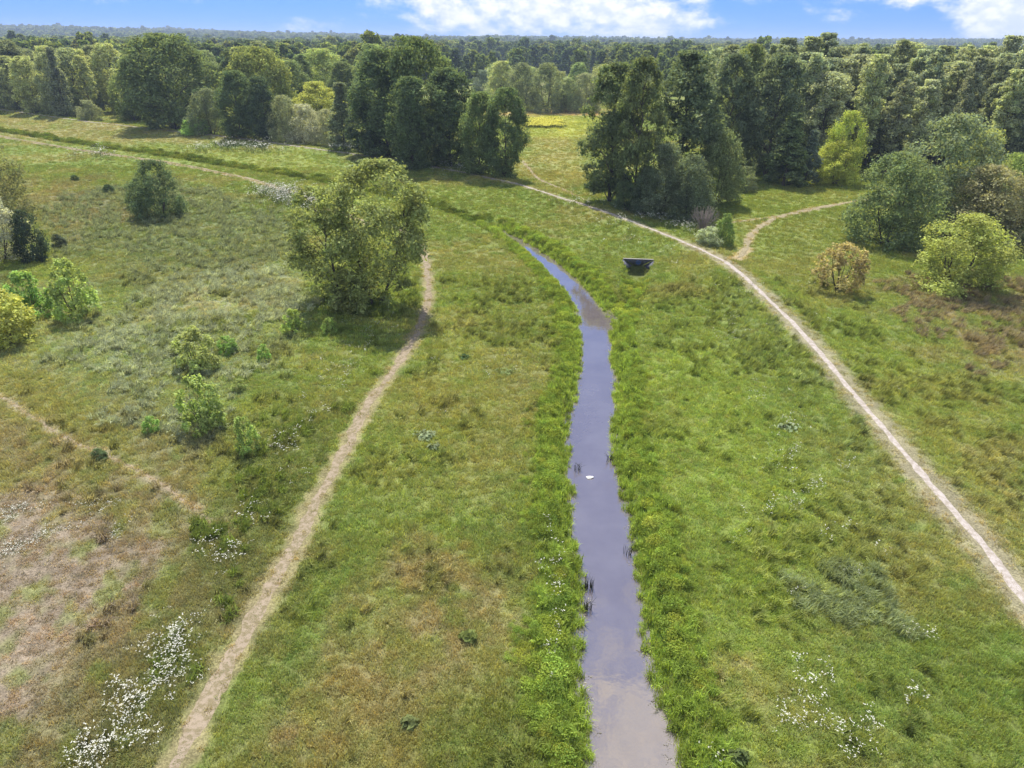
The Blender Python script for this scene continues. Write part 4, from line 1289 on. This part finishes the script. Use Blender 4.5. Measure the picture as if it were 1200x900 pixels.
UMBELS = proto_collection('umbel', [umbel_mesh(51 + i, 5, .55, .40, .031, M_PETAL) for i in range(4)])
DAISY = proto_collection('daisy', [umbel_mesh(61 + i, 3, .12, .34, .018, M_PETAL) for i in range(4)])
YELLOWS = proto_collection('yellow_bloom', [umbel_mesh(71 + i, 7, .5, .5, .06, M_YELLOW) for i in range(3)])
FL = [  # centre in the photo, spread in px, how many
    (205, 770, 22, 34, 60), (190, 800, 20, 20, 30), (150, 840, 16, 24, 38), (165, 865, 12, 10, 8), (118, 875, 16, 14, 22), (105, 893, 18, 12, 22), (215, 745, 14, 12, 14), (150, 815, 14, 10, 10),
    (245, 640, 12, 14, 9), (262, 655, 14, 14, 14), (282, 648, 12, 8, 5), (255, 715, 10, 8, 3), (300, 605, 14, 10, 6), (330, 525, 18, 12, 22), (345, 505, 14, 10, 6), (372, 485, 14, 14, 8), (390, 445, 20, 12, 14), (402, 432, 14, 10, 10),
    (415, 415, 18, 14, 10), (438, 385, 22, 16, 22), (350, 560, 24, 14, 5), (310, 590, 20, 10, 4),
    (860, 370, 24, 16, 14), (870, 345, 20, 10, 8), (862, 395, 14, 8, 5), (890, 465, 22, 10, 8), (922, 502, 16, 8, 12), (905, 540, 20, 10, 9), (930, 540, 14, 10, 6), (985, 555, 14, 8, 5), (950, 580, 20, 10, 8), (965, 630, 16, 8, 4),
    (920, 595, 18, 8, 10), (940, 830, 22, 16, 10), (955, 795, 20, 12, 9), (925, 845, 20, 12, 8), (985, 855, 22, 12, 7), (1020, 850, 14, 10, 5), (1030, 650, 8, 5, 2), (1070, 745, 16, 8, 5), (1005, 665, 16, 8, 3), (935, 697, 10, 6, 4),
    (1075, 820, 16, 8, 4), (868, 635, 12, 6, 3), (895, 610, 14, 6, 3), (1050, 460, 8, 5, 2), (964, 380, 14, 5, 5), (940, 340, 10, 5, 4), (1015, 885, 20, 10, 4), (835, 890, 16, 10, 2),
    (770, 305, 12, 10, 5), (720, 268, 18, 10, 14), (735, 285, 14, 10, 8), (800, 270, 22, 6, 26), (770, 263, 18, 4, 16), (745, 262, 16, 4, 8), (815, 275, 14, 6, 14),
    (340, 234, 26, 8, 110), (318, 228, 20, 6, 50), (362, 242, 14, 6, 40), (240, 178, 16, 3, 14), (295, 178, 22, 4, 26), (270, 176, 14, 3, 12), (112, 184, 24, 4, 16), (430, 205, 20, 4, 14), (530, 205, 22, 4, 12), (455, 188, 30, 2, 18),
    (560, 205, 24, 3, 16), (410, 181, 22, 2, 14), (500, 196, 24, 2, 14), (680, 245, 20, 4, 10), (575, 440, 18, 8, 5), (590, 425, 16, 6, 4), (513, 430, 10, 5, 2), (510, 487, 10, 5, 2), (655, 690, 8, 60, 16), (648, 730, 8, 50, 16), (640, 660, 8, 30, 8),
]
fx, fy, fs = [], [], []
for px, py, sx, sy, k in FL:
    for _ in range(int(k * (1.5 if px > 800 else 1.3) * (1.7 if py < 250 else 1))):
        p = gp(px + R.normal() * sx * .72, py + R.normal() * sy * .72)
        fx.append(p[0]); fy.append(p[1]); fs.append(.3 + .6 * R.random() + .018 * max(p[1] - 55, 0))
fx, fy, fs = map(np.array, (fx, fy, fs))
k = sdf(fx, fy, RIVER, 8) > .3
fx, fy, fs = fx[k], fy[k], fs[k]
scatter('white_flowers', np.stack([fx, fy, height(fx, fy) + .05 + .0016 * np.maximum(fy - 50, 0)], 1), fs, np.ones((len(fx), 3)), UMBELS, 'white cow parsley heads in loose drifts over the meadow', 'flowers', seed=5)
# tiny white flowers on the bare soil
x, y = patch_points(R, P((-40, 640), (20, 600), (80, 585), (150, 595), (150, 615), (60, 640), (20, 670), (-60, 690)), 2600, 1.2)
k = fbm(x, y, 1.3, 4, 601) > .5
x, y = x[k][:300], y[k][:300]
scatter('daisies', np.stack([x, y, height(x, y)], 1), .7 + .6 * R.random(len(x)), np.ones((len(x), 3)), DAISY, 'tiny white flowers sprinkled over the bare sandy corner', 'flowers', seed=6)
x, y = patch_points(R, P((616, 143), (650, 141), (662, 146), (655, 151), (622, 151)), 900, 2)
scatter('yellow_flowers', np.stack([x, y, height(x, y)], 1), 1.5 + .8 * R.random(len(x)), np.ones((len(x), 3)), YELLOWS, 'bright yellow band of flowers in the field behind the dark clump', 'flowers', seed=7)

# ------------------------------------------------------------------ the far woods
FARTREES = proto_collection('wood_tree', [])
for i, (H, W, pf, zb, nl, nf, lf) in enumerate(((18, 8, 'tall', .1, 22, 900, 1.2), (20, 7, 'pine', .3, 18, 800, 1.15), (15, 11, 'broad', .08, 22, 1000, 1.25), (17, 6.5, 'cone', .04, 22, 800, 1.1), (20, 10, 'tall', .12, 24, 1000, 1.25))):
    g_ = grow(701 + i, H, W, pf, zb, nl, nf, lf, .4, gap=.3, inner=.1)
    g_['crown'].materials.append(M_LEAF_INST)
    o = bpy.data.objects.new(f'wood_tree_{chr(97 + i)}', g_['crown'])
    FARTREES.objects.link(o)
xs, ys = [], []
for (y0, y1, dens) in ((250, 450, .012), (450, 950, .0125), (950, 2000, .0062), (2000, 4600, .0026)):
    x, y = wedge_points(R, y0, y1, dens, .86)
    xs.append(x); ys.append(y)
x, y = np.concatenate(xs), np.concatenate(ys)
az = np.degrees(np.arctan2(x, y))
def azp(px): return math.degrees(math.atan((px - 600) / (FPX * math.cos(PITCH) + 400 * math.sin(PITCH))))
ok = y > 450
ok |= (az > azp(880)) & (y > 225)
ok |= (az < azp(160)) & (y > 330)
ok |= (az > azp(230)) & (az < azp(430)) & (y > 330)
ok |= (az > azp(700)) & (az < azp(890)) & (y > 360)
clear = fbm(x, y, 180, 3, 801)
ok &= ~((y < 900) & (az > azp(520)) & (az < azp(760)) & (clear > .50))
ok &= ~((y > 900) & (y < 1700) & (clear > .61))
rw_ = np.array([m for m in WOODS])
x, y, clear = x[ok], y[ok], clear[ok]
dmin = np.full(len(x), 99.0)
near = y < 460
for m in rw_: dmin[near] = np.minimum(dmin[near], np.hypot(x[near] - m[0], y[near] - m[1]))
k = dmin > 5
# keep the open view over the meadow in front of the front ranks
k &= ~((y < 460) & (np.array([min([9e9] + [m[1] for m in rw_ if abs(math.degrees(math.atan2(m[0], m[1])) - a) < 2.0]) for a in np.degrees(np.arctan2(x, y))]) + 12 > y) if near.any() else False)
x, y = x[k], y[k]
n = len(x)
z = height(x, y)
tone = fbm(x, y, 90, 3, 811)[:, None]
pal = np.array([(.050, .072, .030), (.075, .098, .032), (.100, .122, .040), (.055, .075, .040), (.125, .14, .055)])
ti = pal[R.choice(5, n, p=[.25, .25, .2, .15, .15])] * 2.5 * (.75 + .5 * R.random((n, 1))) * (.8 + .4 * tone)
sc = (.75 + .45 * R.random(n)) * np.where(y < 900, 1.0, 1.12)
sc = np.where(y > 2000, sc * 1.25, sc)
sc = sc * np.where(R.random(n) < .03, 1.22, 1.0)
sc3 = np.stack([sc * np.where(y > 900, 1.35, 1.05), sc * np.where(y > 900, 1.35, 1.05), sc], 1)
scatter('forest', np.stack([x, y, z], 1), sc3, ti, FARTREES, 'mixed woods covering the plain and the low hills up to the skyline', 'forest', seed=8)


# ------------------------------------------------------------------ single things
def box(g, c, s, r=.5):
    c, s = np.array(c, float), np.array(s, float) / 2
    v = [c + s * np.array(q) for q in ((-1, -1, -1), (1, -1, -1), (1, 1, -1), (-1, 1, -1), (-1, -1, 1), (1, -1, 1), (1, 1, 1), (-1, 1, 1))]
    g.add(v, [(0, 3, 2, 1), (4, 5, 6, 7), (0, 1, 5, 4), (1, 2, 6, 5), (2, 3, 7, 6), (3, 0, 4, 7)], r)


def bevel(o, w):
    md = o.modifiers.new('bevel', 'BEVEL'); md.width = w; md.segments = 2


# culvert: a concrete headwall set across the gully, its pipe end painted blue
root = bpy.data.objects.new('culvert', None)
SC.collection.objects.link(root)
zc = h1(CULV + np.array([0, 2.6])) + .12
root.location = (CULV[0], CULV[1], zc)
root.rotation_euler = (0, 0, math.radians(-6))
root.scale = (.86, .86, .66)
tag(root, 'concrete culvert outlet with dark sunken face and blue pipe end in the right bank', 'culvert')
g = Geo()
out_ = [(-2.15, 0), (2.15, 0), (.35, -1.2), (-.35, -1.2)]
V = [(a, 0, b) for a, b in out_] + [(a, .35, b) for a, b in out_]
g.add(V, [(0, 3, 2, 1), (4, 5, 6, 7), (0, 1, 5, 4), (1, 2, 6, 5), (2, 3, 7, 6), (3, 0, 4, 7)], .5)
o = link('headwall', g.mesh('headwall'), M_DARK, root)
g = Geo(); box(g, (0, .10, .04), (4.3, .34, .08))
o = link('coping', g.mesh('coping'), M_CONC, root); bevel(o, .015)
g = Geo()
for k, (r1, r2, y1, y2) in enumerate(((.52, .52, -.30, .0), (.42, .42, -.30, .0))): pass
n_ = 24
V, F = [], []
for (r_, yy) in ((.36, .0), (.36, -.22), (.29, -.22), (.29, -.02)):
    for j in range(n_):
        q = 2 * math.pi * j / n_
        V.append((r_ * math.cos(q), yy, -.55 + r_ * math.sin(q)))
for i in range(3):
    for j in range(n_): F.append((i * n_ + j, i * n_ + (j + 1) % n_, (i + 1) * n_ + (j + 1) % n_, (i + 1) * n_ + j))
g.add(V, F, .5)
pipe = link('pipe', g.mesh('pipe'), M_BLUE, root)
g = Geo(); g.add([(.29 * math.cos(q), -.06, -.55 + .29 * math.sin(q)) for q in np.linspace(0, 6.283, 25)[:-1]] + [(0, -.03, -.55)], [(i, (i + 1) % 24, 24) for i in range(24)], .5)
link('flap', g.mesh('flap'), M_BLUE, pipe)
for s_ in (-1, 1):
    g = Geo()
    a = np.array([(s_ * .8, -.02, -1.2), (s_ * 1.3, -1.1, -1.3), (s_ * 2.0, -1.1, -.75), (s_ * 2.1, -.02, -.05)])
    b = a + np.array([s_ * .16, .0, -.10])
    g.add(np.concatenate([a, b]), [(0, 1, 2, 3), (7, 6, 5, 4), (0, 4, 5, 1), (1, 5, 6, 2), (2, 6, 7, 3), (3, 7, 4, 0)], .5)
    link('wing_wall', g.mesh('wing_wall'), M_DARK, root)

# lump of foam drifting in the stream
p = gp(691, 560, WATER_Z)
R2 = np.random.default_rng(5)
g = Geo()
V, F = [], []
nu, nv = 12, 7
for i in range(nv):
    e = -math.pi / 2 + math.pi * i / (nv - 1)
    for j in range(nu):
        q = 2 * math.pi * j / nu
        k_ = 1 + .18 * math.sin(3 * q + 1) * math.cos(e) + .1 * math.sin(5 * q)
        V.append((.24 * k_ * math.cos(q) * math.cos(e), .15 * k_ * math.sin(q) * math.cos(e), .07 * math.sin(e) + (.03 if math.cos(q) > .4 else 0) * math.cos(e)))
for i in range(nv - 1):
    for j in range(nu): F.append((i * nu + j, i * nu + (j + 1) % nu, (i + 1) * nu + (j + 1) % nu, (i + 1) * nu + j))
g.add(V, F, .5)
me = g.mesh('floating_foam'); shade_smooth(me)
o = link('floating_foam', me, M_FOAM, loc=(p[0], p[1], WATER_Z + .02))
tag(o, 'small white lump of foam floating on the stream', 'foam')

# dry shrub without leaves beside the willow thicket
def twig_shrub(px, py, top, wpx, label, n=60, seed=3):
    b = gp(px, py); H = top_z(b, px, top); W = wpx / FPX * math.hypot(b[0], b[1])
    R = np.random.default_rng(seed); g = Geo()
    for i in range(n):
        q = R.random() * 6.283; sp = R.random() ** .6 * W / 2
        e = np.array([math.cos(q) * sp, math.sin(q) * sp, H * (.65 + .4 * R.random())])
        m_ = e * np.array([.4, .4, .5]) + R.normal(size=3) * .06
        g.tube([(R.normal() * .1, R.normal() * .1, -.05), m_, e], [.035, .028, .012], 4)
        for _ in range(3):
            f = R.uniform(.4, .9); a = m_ * (1 - f) + e * f
            g.tube([a, a + (R.normal(size=3) * .25 + np.array([0, 0, .4])) * H * .25], [.018, .006], 3)
    o = link('bare_shrub', g.mesh('bare_shrub'), M_TWIG, loc=(b[0], b[1], h1(b)))
    tag(o, label, 'shrub')


twig_shrub(823, 276, 244, 34, 'leafless grey brown shrub of dead twigs at the foot of the willow thicket')

# broad leaved plants standing out of the short grass
M_DOCK = mat_leaf('dock_leaves', False, .35, .08)


def leafy_plant(px, py, w, tint, label, seed, n=70):
    b = gp(px, py); R = np.random.default_rng(seed)
    W = w / FPX * math.hypot(*b)
    q = R.random(n) * 6.283; rr = W / 2 * np.sqrt(R.random(n)) * (1 + .3 * np.sin(q * 3))
    z = .06 + .38 * (1 - rr / W) * R.random(n)
    pos = np.stack([np.cos(q) * rr, np.sin(q) * rr * .8, z], 1)
    nrm = unit(np.stack([np.cos(q) * .35, np.sin(q) * .35, np.full(n, .9)], 1) + R.normal(size=(n, 3)) * .25)
    me = leaves_mesh('leafy_plant', pos, nrm, .20, R, 1.7)
    o = link('leafy_plant', me, M_DOCK, loc=(b[0], b[1], h1(b)))
    o.color = (min(.5, tint[0] * 2.2), min(.5, tint[1] * 2.0), tint[2] * 1.6, 1)
    tag(o, label, 'plant')


leafy_plant(499, 513, 28, (.13, .17, .115), 'large grey green broad leaved plant alone between the footpath and the stream', 1, 110)
leafy_plant(508, 527, 14, (.13, .17, .11), 'smaller grey green plant touching the lower right of the large broad leaved plant', 2, 40)
leafy_plant(544, 420, 12, (.05, .085, .04), 'dark green plant in short grass above the broad leaved plants', 3, 50)
leafy_plant(550, 750, 26, (.085, .115, .04), 'fresh green low plant in the dry patch between footpath and stream', 4, 60)
leafy_plant(480, 850, 26, (.085, .11, .05), 'pale green ragged plant low in the meadow near the footpath', 5, 50)
leafy_plant(592, 438, 20, (.11, .15, .07), 'pale flat plant among white blossoms left of the stream bend', 6, 50)
leafy_plant(866, 890, 26, (.055, .080, .035), 'dark green clump on the right bank nearest the bottom', 7, 90)
leafy_plant(925, 503, 24, (.12, .165, .11), 'grey green clump with white heads on the slope right of the stream', 8, 70)

# dark rushes standing in the water
M_RUSH = mat_flat('rush_stalks', (.035, .04, .022), .8, .3, 10)


def rushes(px, py, w, n, label, seed):
    b = gp(px, py, WATER_Z); R = np.random.default_rng(seed); g = Geo()
    W = w / FPX * math.hypot(b[0], b[1])
    for i in range(n):
        x_, y_ = (R.random() - .5) * W, (R.random() - .5) * W * .7
        hh = R.uniform(.35, .75)
        g.tube([(x_, y_, -.1), (x_ + R.normal() * .05, y_ + R.normal() * .05, hh * .6), (x_ + R.normal() * .16, y_ + R.normal() * .16, hh)], [.013, .011, .004], 4)
    o = link('rush_clump', g.mesh('rush_clump'), M_RUSH, loc=(b[0], b[1], WATER_Z))
    tag(o, label, 'rushes')


rushes(690, 690, 14, 26, 'dark rushes in the water at the left bank, larger clump', 1)
rushes(689, 715, 12, 22, 'dark rushes in the water at the left bank, lower clump by the bulge', 2)
rushes(677, 551, 9, 14, 'thin dark rushes at the left bank opposite the white foam', 3)
rushes(735, 650, 10, 12, 'few dark rushes under the leafy point of the right bank', 4)
rushes(714, 540, 9, 12, 'thin dark rushes at the right bank above the white foam', 5)

# white building far off
p = gp(930, 62); p = p / np.linalg.norm(p) * 1500
zb_ = h1(p)
root = bpy.data.objects.new('white_building', None)
SC.collection.objects.link(root)
root.location = (p[0], p[1], zb_ + 6)
tag(root, 'tiny white building among the far woods below the skyline', 'building')
g = Geo(); box(g, (0, 0, 6), (16, 12, 16)); link('wall', g.mesh('wall'), M_WALLW, root)
g = Geo(); g.add([(-8.6, -6.6, 14), (8.6, -6.6, 14), (8.6, 6.6, 14), (-8.6, 6.6, 14), (-8.6, 0, 17.5), (8.6, 0, 17.5)], [(0, 1, 5, 4), (2, 3, 4, 5), (0, 4, 3), (1, 2, 5), (0, 3, 2, 1)])
link('roof', g.mesh('roof'), M_ROOF, root)

# ------------------------------------------------------------------ the air
def build_haze():
    m, t, out = new_mat('pale_air')
    v = t.node('ShaderNodeVolumePrincipled')
    v.inputs['Color'].default_value = (.66, .80, 1.0, 1)
    v.inputs['Density'].default_value = HAZE
    v.inputs['Anisotropy'].default_value = .0
    t.l.new(v.outputs[0], out.inputs['Volume'])
    g = Geo()
    x0, x1, y0, y1, z0, z1 = -7600, 7600, -200, 7300, -4, 100
    box(g, ((x0 + x1) / 2, (y0 + y1) / 2, (z0 + z1) / 2), (x1 - x0, y1 - y0, z1 - z0))
    me = g.mesh('haze'); me.materials.append(m)
    tag(link('haze', me), 'thin pale air over the whole landscape', 'haze', kind='stuff')


HAZE = 0.00017
build_haze()
SC.cycles.max_bounces = 6
SC.cycles.transparent_max_bounces = 8
SC.cycles.volume_bounces = 0
